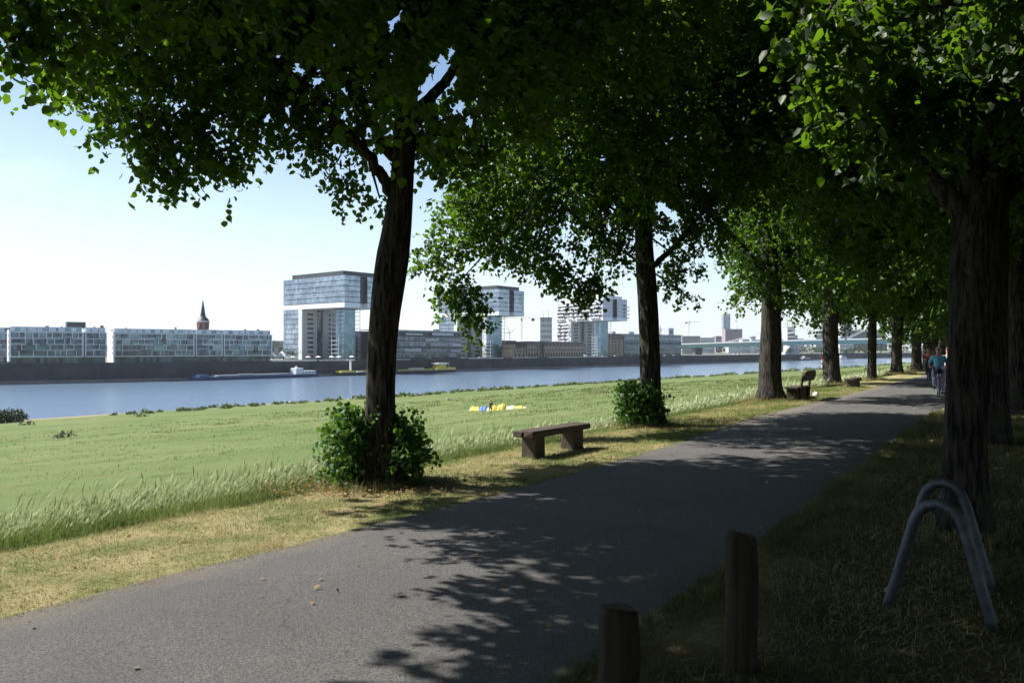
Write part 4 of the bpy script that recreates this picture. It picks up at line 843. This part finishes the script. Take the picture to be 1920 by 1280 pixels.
# ------------------------------------------------------------ people (one continuous skin-modified body each)
def skin(name, pts, edges, rad, m, parent=None, loc=None, rz=0, sub=1, root=0):
    bm = bmesh.new(); ly = bm.verts.layers.skin.verify(); vs = [bm.verts.new(p) for p in pts]
    for a, b_ in edges: bm.edges.new((vs[a], vs[b_]))
    for i, v in enumerate(vs):
        r = rad[i]; v[ly].radius = (r, r) if not hasattr(r, '__len__') else r; v[ly].use_root = (i == root)
    me = bpy.data.meshes.new(name); bm.to_mesh(me); bm.free(); me.materials.append(M[m])
    o = bpy.data.objects.new(name, me); COL.objects.link(o)
    sk = o.modifiers.new('skin', 'SKIN'); sk.use_smooth_shade = True; sb = o.modifiers.new('sub', 'SUBSURF'); sb.levels = sb.render_levels = sub
    if parent: o.parent = parent
    if loc is not None: o.location = loc
    o.rotation_euler.z = rz; return o
def figure(label, loc, rz, J, shirt, trousers, hair, skinm='skin', scale=1, shoes='black', longs=True):
    """J: joint dictionary; x forward, y left, z up"""
    t = thing('person', label, 'person', loc, rz); t.scale = (scale,)*3
    g = lambda k: J[k]
    order = ['pelvis', 'waist', 'chest', 'neck', 'headb', 'headm', 'headt', 'shl', 'ell', 'wrl', 'hal', 'shr', 'elr', 'wrr', 'har', 'hil', 'knl', 'anl', 'tol', 'hir', 'knr', 'anr', 'tor']
    pts = [g(k) for k in order]; ix = {k: i for i, k in enumerate(order)}
    E = [('pelvis', 'waist'), ('waist', 'chest'), ('chest', 'neck'), ('neck', 'headb'), ('headb', 'headm'), ('headm', 'headt'), ('chest', 'shl'), ('shl', 'ell'), ('ell', 'wrl'), ('wrl', 'hal'), ('chest', 'shr'), ('shr', 'elr'), ('elr', 'wrr'), ('wrr', 'har'),
         ('pelvis', 'hil'), ('hil', 'knl'), ('knl', 'anl'), ('anl', 'tol'), ('pelvis', 'hir'), ('hir', 'knr'), ('knr', 'anr'), ('anr', 'tor')]
    rr = dict(pelvis=(.15, .11), waist=(.13, .1), chest=(.15, .11), neck=.055, headb=.075, headm=.1, headt=.075, shl=.06, shr=.06, ell=.042, elr=.042, wrl=.03, wrr=.03, hal=.035, har=.035, hil=.09, hir=.09, knl=.06, knr=.06, anl=.04, anr=.04, tol=.035, tor=.035)
    skin('body', pts, [(ix[a], ix[b_]) for a, b_ in E], [rr[k] for k in order], skinm, t)
    def sub_(name, ks, es, grow, m):
        i2 = {k: i for i, k in enumerate(ks)}
        skin(name, [J[k] if k in J else ks[k] for k in ks], [(i2[a], i2[b_]) for a, b_ in es], [tuple(v+grow for v in (rr[k] if hasattr(rr[k], '__len__') else (rr[k], rr[k]))) for k in ks], m, t)
    sub_('shirt', ['waist', 'chest', 'shl', 'ell', 'shr', 'elr', 'pelvis'], [('waist', 'chest'), ('chest', 'shl'), ('shl', 'ell'), ('chest', 'shr'), ('shr', 'elr'), ('pelvis', 'waist')], .022, shirt)
    if trousers: sub_('trousers', ['pelvis', 'hil', 'knl', 'anl', 'hir', 'knr', 'anr'] if longs else ['pelvis', 'hil', 'knl', 'hir', 'knr'], [('pelvis', 'hil'), ('hil', 'knl'), ('pelvis', 'hir'), ('hir', 'knr')]+([('knl', 'anl'), ('knr', 'anr')] if longs else []), .03, trousers)
    hb, hm, ht = [Vector(J[k]) for k in ('headb', 'headm', 'headt')]; bk = Vector((-.03, 0, .02))
    skin('hair', [hb+bk*1.2+Vector((0, 0, .03)), hm+bk, ht+Vector((-.01, 0, .025))], [(0, 1), (1, 2)], [.07, .105, .08], hair, t)
    for s in (-1, 1): MB().tube([hm+Vector((.088, s*.035, 0)), hm+Vector((.102, s*.035, 0))], .013, 6).build('eye', 'black', t)
    for a, b_ in (('anl', 'tol'), ('anr', 'tor')):
        A, Bv = Vector(J[a]), Vector(J[b_]); MB().tube([A+Vector((-.05, 0, -.05)), A+Vector((0, 0, -.05)), Bv, Bv+(Bv-A).normalized()*.05], [.035, .05, .045, .02], 8).build('shoe', shoes, t, smooth=True)
    return t
def ride(hand=.52, lean=.25, kl=.62, kr=.35):
    return dict(pelvis=(0, 0, .98), waist=(.06, 0, 1.14), chest=(lean, 0, 1.36), neck=(lean+.07, 0, 1.5), headb=(lean+.1, 0, 1.57), headm=(lean+.12, 0, 1.65), headt=(lean+.12, 0, 1.75),
                shl=(lean, .19, 1.39), ell=(lean+.1, .28, 1.16), wrl=(hand, .25, 1.07), hal=(hand+.07, .24, 1.05), shr=(lean, -.19, 1.39), elr=(lean+.1, -.28, 1.16), wrr=(hand, -.25, 1.07), har=(hand+.07, -.24, 1.05),
                hil=(.02, .1, .95), knl=(.4, .13, kl+.12), anl=(.18, .12, kl-.27), tol=(.33, .12, kl-.33), hir=(.02, -.1, .95), knr=(.33, -.13, kr+.18), anr=(.2, -.12, kr-.18), tor=(.35, -.12, kr-.24))
def bicycle(label, loc, rz, frame, bag=None):
    t = thing('bicycle', label, 'bicycle', loc, rz)
    for x in (-.42, .62):
        w_ = MB(); n = 28; c = Vector((x, 0, .34)); ring = [c+Vector((math.cos(2*math.pi*i/n)*.325, 0, math.sin(2*math.pi*i/n)*.325)) for i in range(n+1)]
        wh = MB().tube(ring, .02, 6).build('wheel', 'rubber', t, smooth=True); MB().tube([c+(p-c)*.93 for p in ring], .009, 5).build('rim', 'chrome', wh)
        sp = MB(); [sp.tube([c, c+(ring[i]-c)*.93], .003, 3) for i in range(0, n, 2)]; sp.tube([c+Vector((0, -.05, 0)), c+Vector((0, .05, 0))], .02, 8); sp.build('spokes', 'chrome', wh)
        mb = MB(); mb.tube([c+Vector((math.cos(a)*.37, 0, math.sin(a)*.37)) for a in np.linspace(.3, 2.9, 12)], .022, 6); mb.build('mudguard', 'black', t)
    mb = MB(); bb = (.02, 0, .3); st = (-.1, 0, .78); hd = (.46, 0, .82)
    for a, b_ in (((-.42, 0, .34), bb), ((-.42, 0, .34), st), (bb, st), (bb, (.48, 0, .7)), ((.0, 0, .5), (.46, 0, .78))): mb.tube([a, b_], .018, 7)
    mb.tube([(.62, 0, .34), hd, (.44, 0, .98)], .018, 7); mb.build('frame', frame, t, smooth=True)
    MB().tube([(.55, .28, 1.02), (.46, .22, 1.03), (.44, 0, 1.0), (.46, -.22, 1.03), (.55, -.28, 1.02)], .013, 7).build('handlebar', 'chrome', t, smooth=True)
    mb = MB(); mb.tube([(-.25, 0, .9), (-.12, 0, .91), (.06, 0, .9)], [.09, .075, .02], 10); mb.tube([(-.1, 0, .78), (-.11, 0, .88)], .014, 6); mb.build('saddle', 'black', t, smooth=True)
    mb = MB(); mb.tube([(.02, -.1, .2), (.02, -.1, .3), (.02, .1, .3), (.02, .1, .42)], .012, 6); mb.box(-.03, .07, -.16, -.1, .18, .2); mb.box(-.03, .07, .1, .16, .41, .43); mb.build('pedals', 'chrome', t)
    mb = MB(); mb.box(-.62, -.2, -.06, .06, .7, .715); mb.tube([(-.6, 0, .7), (-.42, 0, .34)], .007, 5); mb.build('carrier', 'black', t)
    MB().box(-.8, -.77, -.03, .03, .62, .68).build('rear_light', 'red', t)
    if bag: MB().box(-.68, -.5, -.13, .13, .72, .9).build('basket', bag, t, bevel=.03)
    return t
def on(px, py, D, z=.03): p = at(px, py, D); return (p.x, p.y, z)
d_ang = math.atan2(.90, .43)
l1 = on(1760, 745, 28.3); bicycle('bicycle ridden away from the camera by the rider in the light blue top', l1, d_ang, 'lilac')
figure('rider in a light blue top and pale trousers seen from behind on a bicycle', l1, d_ang, ride(), 'cyan', 'lilac', 'greyhair', longs=True)
pv = bpy.data.objects['person']
skin('jacket_round_waist', [(-.05, .05, 1.0), (-.05, -.05, 1.0), (-.02, 0, .95)], [(0, 2), (2, 1)], [.15, .15, .16], 'black', pv)
l2 = on(1742, 714, 43.5); bicycle('bicycle ridden towards the camera by the rider in the red top', l2, d_ang+math.pi*.96, 'darkmetal')
figure('rider in a dark red top coming along the path beyond the light blue rider', l2, d_ang+math.pi*.96, ride(lean=.16, kl=.4, kr=.6), 'crimson', 'denim', 'hair')
l3 = on(1779, 741, 29.6); bicycle('bicycle of the half-hidden rider right beside the light blue rider', l3, d_ang, 'silver')
figure('rider in lilac clothes mostly hidden by the big dark trunk', l3, d_ang, ride(kl=.35, kr=.6), 'lilac', 'lilac', 'hair')
def stand(arm_up=0): return dict(pelvis=(0, 0, .95), waist=(.01, 0, 1.1), chest=(0, 0, 1.34), neck=(.01, 0, 1.5), headb=(.03, 0, 1.57), headm=(.04, 0, 1.64), headt=(.03, 0, 1.73), shl=(0, .19, 1.4), ell=(.05, .32, 1.18+.28*arm_up), wrl=(.2, .34, 1.1+.45*arm_up), hal=(.27, .33, 1.1+.5*arm_up),
                shr=(0, -.19, 1.4), elr=(.03, -.29, 1.16), wrr=(.16, -.24, .96), har=(.22, -.22, .92), hil=(0, .1, .92), knl=(.03, .13, .5), anl=(-.01, .15, .1), tol=(.13, .17, .04), hir=(0, -.1, .92), knr=(.03, -.12, .5), anr=(0, -.13, .1), tor=(.14, -.14, .04))
def ground_at(px, py):
    """where the line of sight through a point of the photograph meets the meadow"""
    for D in np.arange(6, 900, .25):
        p = at(px, py, D)
        if p.z <= gzw(p.x, p.y): return (p.x, p.y, gzw(p.x, p.y))
g = ground_at(920, 776); sc = 26/F*g[1]/1.76
figure('person in black shorts and top standing in the meadow before the yellow paraglider', g, R(80), stand(.8), 'black', 'black', 'hair', 'skin', sc, longs=False)
for k, (px, py, dx, rot, lb, sh) in enumerate([(649, 747, 0, 30, 'left one of two people in white at the water edge beside the leaning trunk', 'offwhite'), (654, 747, 0, 200, 'right one of two people in white at the water edge beside the leaning trunk', 'offwhite'), (1623, 697, 0, 90, 'person in white on the meadow left of the fifth trunk', 'offwhite')]):
    g2 = ground_at(px, py); figure(lb, g2, R(rot), stand(0), sh, 'lilac' if k < 2 else 'denim', 'hair', scale=min(1.15, (10 if k < 2 else 13)/F*g2[1]/1.76))
# sunbather
g3 = ground_at(848, 750); t = figure('person in pale clothes lying on the meadow grass right of the leaning trunk', (g3[0], g3[1], g3[2]+.15), R(10), stand(0), 'offwhite', 'skin', 'hair'); t.rotation_euler = (0, R(-84), R(5))
# paraglider lying in the grass
g = ground_at(935, 768); pg = thing('paraglider', 'yellow paraglider canopy with a blue patch lying crumpled on the meadow', 'paraglider', g, R(-3)); sc = g[1]/F
Wd = 106*sc
def wing(name, m, a, b_, h, seed):
    mb = MB(); nx, ny = 46, 8; V = []
    for i in range(nx+1):
        u = i/nx; x = (a+(b_-a)*u-.5)*Wd
        for j in range(ny+1):
            v = j/ny; hh = h*(math.sin(math.pi*v)**.6)*(.82+.18*abs(math.sin(u*(b_-a)*60+seed)))*(.7+.6*mnoise.noise(Vector((x*.5, seed, 0)))) * min(1, 6*u+.25, 6*(1-u)+.25)
            V.append((x, (v-.5)*2.6+.5*math.sin(x*.7), max(hh, 0)-.02))
    mb.add(V, [(i*(ny+1)+j, (i+1)*(ny+1)+j, (i+1)*(ny+1)+j+1, i*(ny+1)+j+1) for i in range(nx) for j in range(ny)]); return mb.build(name, m, pg, smooth=True)
for nm, m, a, b_, h, s in (('canopy_panel', 'wingyellow', 0, .18, .85, 1), ('canopy_panel', 'wingblue', .17, .31, .75, 2), ('canopy_panel', 'wingpale', .25, .36, .6, 3), ('canopy_panel', 'wingyellow', .36, .47, .8, 4), ('canopy_panel', 'wingyellow', .47, .62, .95, 5), ('canopy_panel', 'wingpale', .6, .8, .85, 6), ('canopy_panel', 'wingyellow', .78, .93, .7, 7), ('canopy_panel', 'wingpale', .91, 1, .6, 8)): wing(nm, m, a, b_, h*1.05, s)

# ------------------------------------------------------------ benches, posts, bike stand
def rbox(mb, x0, x1, y0, y1, z0, z1, j=.012):
    rd = random.Random(x0*7+y1*3+z0); k = len(mb.v); mb.box(x0, x1, y0, y1, z0, z1)
    mb.v[k:] = [tuple(c+rd.uniform(-j, j) for c in v) for v in mb.v[k:]]
bang = math.atan2(.835, .55)
t = thing('plank_bench', 'backless bench of a thick dark plank on two wooden blocks between the shrub trees', 'bench', (.70, 13.25, -.02), bang)
mb = MB(); rbox(mb, -.96, .95, -.18, -.005, .335, .44); mb.build('seat_plank', 'wood', t, bevel=.015); mb = MB(); rbox(mb, -.97, .94, .005, .18, .335, .435); mb.build('seat_plank', 'wood', t, bevel=.015)
for x in (-.62, .62): mb = MB(); rbox(mb, x-.15, x+.15, -.13, .15, -.06, .335, .018); mb.build('leg', 'wood', t, bevel=.02)
pb_ = at(1512, 748, 27.3); ba = math.atan2(.84, .54)
t = thing('park_bench', 'dark wooden bench with a rounded backrest beside the third trunk', 'bench', (10.1, 27.6, -.02), ba)
mb = MB(); rbox(mb, -.9, .9, -.02, .42, .36, .45); mb.build('seat', 'wood', t, bevel=.02)
for x in (-.62, .6): mb = MB(); rbox(mb, x-.14, x+.14, 0, .4, -.05, .36); mb.build('leg', 'wood', t, bevel=.02)
for x in (-.6, .58): mb = MB(); mb.tube([(x, -.03, .0), (x, -.06, .5), (x, -.15, .95)], .05, 4); mb.build('back_post', 'wood', t)
mb = MB(); pl = [(-.86, .64), (-.92, .8), (-.84, .93), (-.6, 1.0), (.6, 1.0), (.84, .93), (.9, .8), (.84, .64)]; V = [(x, -.17-(z-.6)*.25, z) for x, z in pl]+[(x, -.10-(z-.6)*.25, z) for x, z in pl]; n = len(pl)
mb.add(V, [tuple(range(n)), tuple(range(n, 2*n))[::-1]]+[(i, n+i, n+(i+1) % n, (i+1) % n) for i in range(n)]); mb.build('backrest', 'wood', t, bevel=.01)
t = thing('plank_bench', 'low backless plank bench between the fourth and fifth trunks', 'bench', (15.6, 36.4, -.02), ba)
mb = MB(); rbox(mb, -1.0, 1.0, -.2, .2, .3, .42); mb.build('seat_plank', 'wood', t, bevel=.02)
for x in (-.62, .62): mb = MB(); rbox(mb, x-.15, x+.15, -.15, .15, -.06, .3); mb.build('leg', 'wood', t, bevel=.02)
def bollard(x, y, r, h, lab, sd):
    t = thing('wooden_bollard', lab, 'bollard', (x, y, 0), 0, 'wooden bollards on the lawn edge')
    mb = MB(); mb.tube([(0, 0, -.1)]+[(.006*math.sin(i+sd), .006*math.cos(i*1.3), h*i/8) for i in range(9)]+[(0, 0, h+.012)], [r]*9+[r*.97, r*.86], 28, wob=.09, seed=sd); mb.build('post', 'woodv', t, smooth=True)
    MB().tube([(0, 0, h+.010), (0, 0, h+.016)], r*.83, 24).build('cut_top', 'wood', t)
bollard(1.22, 4.23, .084, .70, 'round wooden bollard left of the tubular bike stand', 3)
bollard(.405, 3.05, .078, .695, 'dark wooden bollard nearest the camera at the bottom edge', 8)
t = thing('bike_stand', 'tubular grey steel bike stand of two hoops on the shaded lawn at the right', 'bike stand', (0, 0, 0))
def hoop(fl, fr, h, r=.034):
    fl, fr = Vector(fl), Vector(fr); mdl = (fl+fr)/2; a = (fr-fl)/2; P = []
    prof = [(-1.04, -.05), (-.78, .23), (-.58, .46), (-.48, .57), (-.38, .64), (-.22, .69), (0, .712), (.22, .69), (.38, .64), (.48, .57), (.58, .46), (.78, .23), (1.04, -.05)]
    for i in range(len(prof)-1):
        for k in range(3):
            u = k/3; P.append(mdl+a*(prof[i][0]*(1-u)+prof[i+1][0]*u)+Vector((0, 0, h/.712*(prof[i][1]*(1-u)+prof[i+1][1]*u))))
    P.append(mdl+a*1+Vector((0, 0, -.05)))
    return P
fl, fr = Vector((2.52, 5.34, 0)), Vector((2.95, 4.88, 0)); off = Vector((.48, .82, 0))
MB().tube(hoop(fl, fr, .712), .034, 14).build('hoop', 'steel', t, smooth=True); MB().tube(hoop(fl+off, fr+off, .712), .034, 14).build('hoop', 'steel', t, smooth=True)
mb = MB(); mdp = (fl+fr)/2; mb.tube([mdp+Vector((0, 0, .665)), mdp+off+Vector((0, 0, .665))], .012, 8); mb.build('tie_bar', 'steel', t, smooth=True)

# ------------------------------------------------------------ shrubs round the trunks and at the water
def shrub(base, label, spec, seed, sz, n, name='sucker_shrub', leaf='shrub_leaf'):
    rg = np.random.default_rng(seed); t = thing(name, label, 'shrub', base)
    V = clumps_to_leaves([(x, y, z, r, r, r*k, nn, sz) for x, y, z, r, k, nn in spec], rg, .0, 7); npmesh('foliage', V, 6, LF, [leaf], t)
    mb = MB()
    for i in range(n):
        a = rg.uniform(0, 6.28); r0 = rg.uniform(.18, .34); e = spec[rg.integers(len(spec))]
        mb.tube([(math.cos(a)*r0, math.sin(a)*r0, -.1), ((math.cos(a)*r0+e[0])*.55, (math.sin(a)*r0+e[1])*.55, e[2]*.55), (e[0], e[1], e[2]+e[3]*.6)], [.014, .01, .004], 5)
    mb.build('stems', 'bark', t); return t
sp1 = []; rg = np.random.default_rng(4)
while len(sp1) < 70:
    x, y, z = rg.uniform(-.52, .37), rg.uniform(-.32, .5), rg.uniform(.1, .78)
    if (abs(x) < .3 and y < -.02) or ((x+.07)/.52)**4+(y/.52)**4 > 1 or (z < .3 and abs(x) > .5): continue
    if abs(x) < .2 and abs(y) < .2: continue
    sp1.append((x, y, z, rg.uniform(.09, .17), .9, int(rg.uniform(90, 190))))
sp1 += [(-.6, .0, .12, .09, .8, 40), (-.7, -.1, .08, .07, .8, 22)]+[(x, -.05+.1*math.sin(x*9), .84+.07*math.sin(x*17), .1, .8, 34) for x in (-.48, -.4, -.3, -.2, .2, .28)]
shrub((b1[0]-.03, b1[1]-.02, 0), 'box-shaped green sucker shrub wrapped round the leaning trunk', sp1, 5, .062, 70)
sp2 = []
for a in np.arange(1.2, 5.4, .45):
    for z in (.25, .5, .75): sp2.append((-.12+math.cos(a)*.32, math.sin(a)*.3, z*.95, .17, .8, 230))
sp2 += [(.3, -.1, .5, .12, 1.6, 90), (-.33, -.2, .84, .12, .7, 90)]
shrub((b2[0]-.1, b2[1]-.1, 0), 'dark green sucker shrub against the left side of the second trunk', sp2, 6, .066, 24)
g = ground_at(18, 792); shrub(g, 'grey-green round bush at the water edge at the far left', [(dx, dy, 1.4, 1.6, .8, 900) for dx, dy in ((-2.2, 0), (0, .5), (1.8, 0), (-.8, -1), (-3.6, 0))], 8, .3, 8, 'round_bush', 'farleaf')
for k, (px, py, lb) in enumerate([(50, 797, 'small dark tuft right of the round water-edge bush'), (120, 820, 'dark weed clump in the meadow at the left'), (265, 781, 'low bush on the bank below the left apartment block'), (480, 762, 'low dark bush on the bank below the blue barge'), (355, 770, 'low bush on the bank left of the blue barge')]):
    g = ground_at(px, py); shrub(g, lb, [(dx, 0, .3, .6, .5, 90) for dx in (-.7, 0, .8)], 20+k, .2, 3, 'weed_clump', 'farleaf')
# rough growth along the water's edge, one mass
rg = np.random.default_rng(77); cl = []
for t_ in np.concatenate([np.arange(100, 420, 1.6), np.arange(420, 1000, 4)]):
    bs = float(np.interp(t_, BT, BS)); r = rg.uniform(.5, 1.2)*(1+.5*math.sin(t_*.11))*(1 if t_ > 170 else .75)*(.7+.8*(t_ > 450)); s = 30+(178+rg.uniform(-9, 6)-30)*(bs-30)/164
    p = ts(t_, s); cl.append((p.x, p.y, gzw(p.x, p.y)+r*.35, r*1.6, r*1.6, r*.7, 170, .36+.0006*t_))
tag(npmesh('bank_vegetation', clumps_to_leaves(cl, rg, 0, 6), 6, LF, ['bankleaf']), 'rough green growth along the near water edge', 'undergrowth', kind='stuff')

# ------------------------------------------------------------ grass
BL = np.array([(-.5, 0), (.5, 0), (.38, .5), (-.38, .5), (.06, 1), (-.06, 1)]); BF = [(0, 1, 2, 3), (3, 2, 4, 5)]
def blades(P, H, W, lean, rg, curve=.35):
    n = len(P); a = rg.uniform(0, 2*np.pi, n); side = np.stack([np.cos(a), np.sin(a), np.zeros(n)], 1)
    dr = np.stack([-np.sin(a), np.cos(a), np.zeros(n)], 1)*rg.normal(size=(n, 1))*lean+rg.normal(size=(n, 3))*np.array([1, 1, 0])*lean*.4
    x = BL[None, :, 0, None]; z = BL[None, :, 1, None]
    V = P[:, None]+side[:, None]*x*W[:, None, None]+np.array([0, 0, 1.])*(z*H[:, None, None]*(1-curve*z*np.minimum(np.linalg.norm(dr, axis=1), 1)[:, None, None]))+dr[:, None]*(z**1.6)*H[:, None, None]
    return V.reshape(-1, 3)
def heights(t, s): return gz(t, s)
def world(t, s, z): return np.stack([P0.x+dv.x*t+nv.x*s, P0.y+dv.y*t+nv.y*s, z], 1)
def field(rg, n, t0, t1, s0, s1, k=1.0):
    """more blades near the camera: density falls with distance"""
    out_t = []; out_s = []
    t = t0+(t1-t0)*rg.random(n)**k; s = rg.uniform(0, 1, n)*(s1-s0)+s0
    return t, s
def grass(name, label, parts, mats):
    Vs = []; mi = []
    for k, V in parts: Vs.append(V); mi += [k]*(len(V)//6)
    o = npmesh(name, np.concatenate(Vs), 6, BF, mats, midx=np.array(mi)); tag(o, label, 'grass', kind='stuff')
nse = lambda t, s, f, o=0: np.array([mnoise.noise(Vector((a*f, b_*f, o))) for a, b_ in zip(t, s)])
rg = np.random.default_rng(91); LE = np.vectorize(left_edge); RE = np.vectorize(right_edge)
UND = np.vectorize(bank_clip)
# verge between path and tall grass
t, s = field(rg, 150000, -8.5, 30, -.1, 2.75, 1.7); s = s+LE(t); keep = (s < 2.9); t, s = t[keep], s[keep]
z = UND(t, s); P = world(t, s, z-.004); n = len(P); nz = nse(t, s, .9); g_ = nz+rg.normal(size=n)*.15 > .06
sc = np.clip(.6+np.maximum(t+8, 0)*.04, .6, 2)
V1 = blades(P[g_], rg.uniform(.03, .07, g_.sum())*sc[g_], .006*sc[g_]*rg.uniform(.6, 1.3, g_.sum()), 1.1, rg)
V2 = blades(P[~g_], rg.uniform(.025, .06, (~g_).sum())*sc[~g_], .006*sc[~g_]*rg.uniform(.6, 1.3, (~g_).sum()), 1.7, rg)
grass('verge_grass', 'short dry trampled grass along the river side of the path', [(0, V1), (1, V2)], ['blade_green', 'blade_dry'])
# lawn at the right
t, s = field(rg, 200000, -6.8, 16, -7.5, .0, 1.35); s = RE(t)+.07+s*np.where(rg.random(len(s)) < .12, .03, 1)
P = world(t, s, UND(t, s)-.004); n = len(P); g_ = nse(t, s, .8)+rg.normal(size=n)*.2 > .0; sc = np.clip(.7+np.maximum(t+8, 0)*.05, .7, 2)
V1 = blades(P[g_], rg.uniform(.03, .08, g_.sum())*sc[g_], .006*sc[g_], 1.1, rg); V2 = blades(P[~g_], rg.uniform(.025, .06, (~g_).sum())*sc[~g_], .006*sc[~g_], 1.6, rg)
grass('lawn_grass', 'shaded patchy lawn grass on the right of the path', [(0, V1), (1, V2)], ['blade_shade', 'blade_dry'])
# dry litter and long tufts round the trunks
Vd = []
for (bx, by, r, n_) in [(b1[0]-.2, b1[1]-.1, .55, 1600), (b2[0]-.15, b2[1]-.1, .6, 1300), (b3[0], b3[1], .75, 1500), (bR[0], bR[1], .4, 700), (16.05, 39.5, .9, 1200), (20.1, 44.5, .7, 900), (27.1, 56, 1.1, 1200), (31.5, 62, 1.1, 900)]:
    a = rg.uniform(0, 6.28, n_); q_ = r*(.55+rg.random(n_)*.6); P = np.stack([bx+np.cos(a)*q_, by+np.sin(a)*q_*.9, np.zeros(n_)-.02], 1); k = 1+by/40
    Vd.append((1 if rg.random() < 2 else 0, blades(P, rg.uniform(.05, .16, n_)*k, np.full(n_, .005*k), 1.0, rg, .5)))
grass('foot_grass', 'dry brownish tufts of grass round the feet of the trunks', Vd, ['blade_green', 'blade_dry'])
# tall flowering grass on the embankment edge
t = -9+75*rg.random(90000)**1.5; s = 2.25+np.abs(rg.normal(size=len(t)))*1.5; s = s+nse(t, s*0, .25)*.35+np.interp(t, [-6, 6, 10, 12, 16, 40], [.05, .45, 1.0, .6, .5, .6])
dens = nse(t, s, .45, 5)*.9+.75+.2*(s < 3.2); keep = rg.random(len(t)) < dens; t, s = t[keep], s[keep]; n = len(t); P = world(t, s, gz(t, s)-.05)
sc = np.clip(.8+np.maximum(t+8, 0)*.022, .8, 2); hh = np.interp(t, [-9, 3, 8, 20, 60], [.36, .42, .3, .42, .4])*(1+.45*nse(t, s, .7, 8)+.25*nse(t, s, 2.5, 9))*np.interp(s, [2.3, 3.2, 6], [.85, 1.1, .7])
low_ = blades(P, rg.uniform(.35, .95, n)*hh*.85, .0055*sc, .42, rg)
t2, s2, sc2, hh2 = t[::2], s[::2]+rg.uniform(-.1, .3, len(t[::2])), sc[::2], hh[::2]; n2 = len(t2); P2 = world(t2, s2, gz(t2, s2)-.05)
H = (rg.uniform(.6, 1.25, n2)+.5*(rg.random(n2) < .06))*hh2; a = rg.uniform(0, 6.28, n2); wind = np.array([.25, .1, 0]); bend = np.stack([np.cos(a), np.sin(a), np.zeros(n2)], 1)*.14+wind*rg.uniform(.2, .9, (n2, 1))
def stalk(P, H, bend, W, z0, z1, rg, fat=False):
    side = unit(np.cross(bend, np.array([0, 0, 1.]))+rg.normal(size=P.shape)*.8*np.array([1, 1, 0])); zz = np.array([z0, z0, (z0+z1)/2, (z0+z1)/2, z1, z1]); xx = np.array([-.5, .5, .5, -.5, .06, -.06])
    if fat: xx = np.array([-.25, .25, .6, -.6, .08, -.08])
    return (P[:, None]+side[:, None]*(xx[None, :, None]*W[:, None, None])+np.array([0, 0, 1.])*(zz[None, :, None]*H[:, None, None])*(1-.12*zz[None, :, None]**2)+bend[:, None]*(zz[None, :, None]**2.4)*H[:, None, None]*1.1).reshape(-1, 3)
st_ = stalk(P2, H, bend, .003*sc2, 0, .8, rg); hd1 = stalk(P2, H, bend, (.017+.006*(t2 > 4))*sc2*rg.uniform(.6, 1.4, n2), .72, 1.02, rg, True); hd2 = stalk(P2, H, bend, .014*sc2, .72, 1.02, rg, True)
grass('tall_grass', 'tall pale flowering grass along the top of the embankment', [(0, low_), (0, st_), (1, hd1), (1, hd2)], ['tall', 'seed'])
# meadow tussocks
t = -50+300*rg.random(150000)**1.3; s = 4+110*rg.random(150000)**1.25; keep = nse(t, s, .22, 2)+.5*nse(t, s, .9, 3) > .12; t, s = t[keep], s[keep]; zc = UND(t, s); P = world(t, s, zc-.02); D = np.maximum(P[:, 1], 8); n = len(t)
H_ = rg.uniform(.05, .14, n)*(.7+D/80)*(1+.8*nse(t, s, .5, 6)); W_ = .004+D*.0007; q_ = nse(t, s, .09, 12)+.6*nse(t, s, .4, 13)+rg.normal(size=n)*.12
grass('meadow_grass', 'scattered taller tufts of grass over the meadow', [(k, blades(P[m], H_[m], W_[m], .8, rg)) for k, m in ((0, np.abs(q_) < .12), (1, q_ >= .12), (2, q_ <= -.12))], ['blade_green', 'tuft_dark', 'tuft_pale'])
# litter: pale bag, fallen leaves and specks
g = at(1529, 733, 29); MB().tube([(0, 0, 0), (.02, 0, .06), (0, 0, .15), (0, 0, .18)], [.09, .13, .08, .02], 9, wob=.3).build('plastic_bag', 'offwhite', None, (g.x, g.y, -.02), smooth=True)
tag(bpy.data.objects['plastic_bag'], 'small white plastic bag on the grass right of the bench with a backrest', 'bag')
n = 900; t = rg.uniform(-7, 24, n); s = rg.uniform(-8, 1.6, n); onp = (s < .1) & (s > -3.3); P = world(t, s, np.where(onp, .038, .03)); k = (~onp) | (rg.random(n) < .5)
lt = []
for bx, by, r, m in ((b1[0]-.3, b1[1]-.25, 1.0, 900), (b3[0]-.3, b3[1]-.4, 1.2, 500), (b2[0]-.3, b2[1]-.4, 1.0, 400), (27, 55.4, 1.6, 500), (16, 38.9, 1.4, 400)):
    a = rg.uniform(0, 6.28, m); q_ = r*np.sqrt(rg.random(m)); lt.append(np.stack([bx+np.cos(a)*q_*1.3, by+np.sin(a)*q_*.8, np.full(m, .02)], 1))
P = np.concatenate([P[k]]+lt); k = np.ones(len(P), bool)
V = leaves(P[k], rg.normal(size=(k.sum(), 3))*np.array([1, 1, .15]), rg.uniform(.018, .05, k.sum()), rg)
M['dead_leaf'] = leafmat('dead_leaf', (.26, .14, .06), (.42, .33, .19), (.2, .12, .03), rough=.8)
tag(npmesh('fallen_leaves', V, 6, LF, ['dead_leaf']), 'scattered small fallen leaves on path and lawn', 'leaves', kind='stuff')
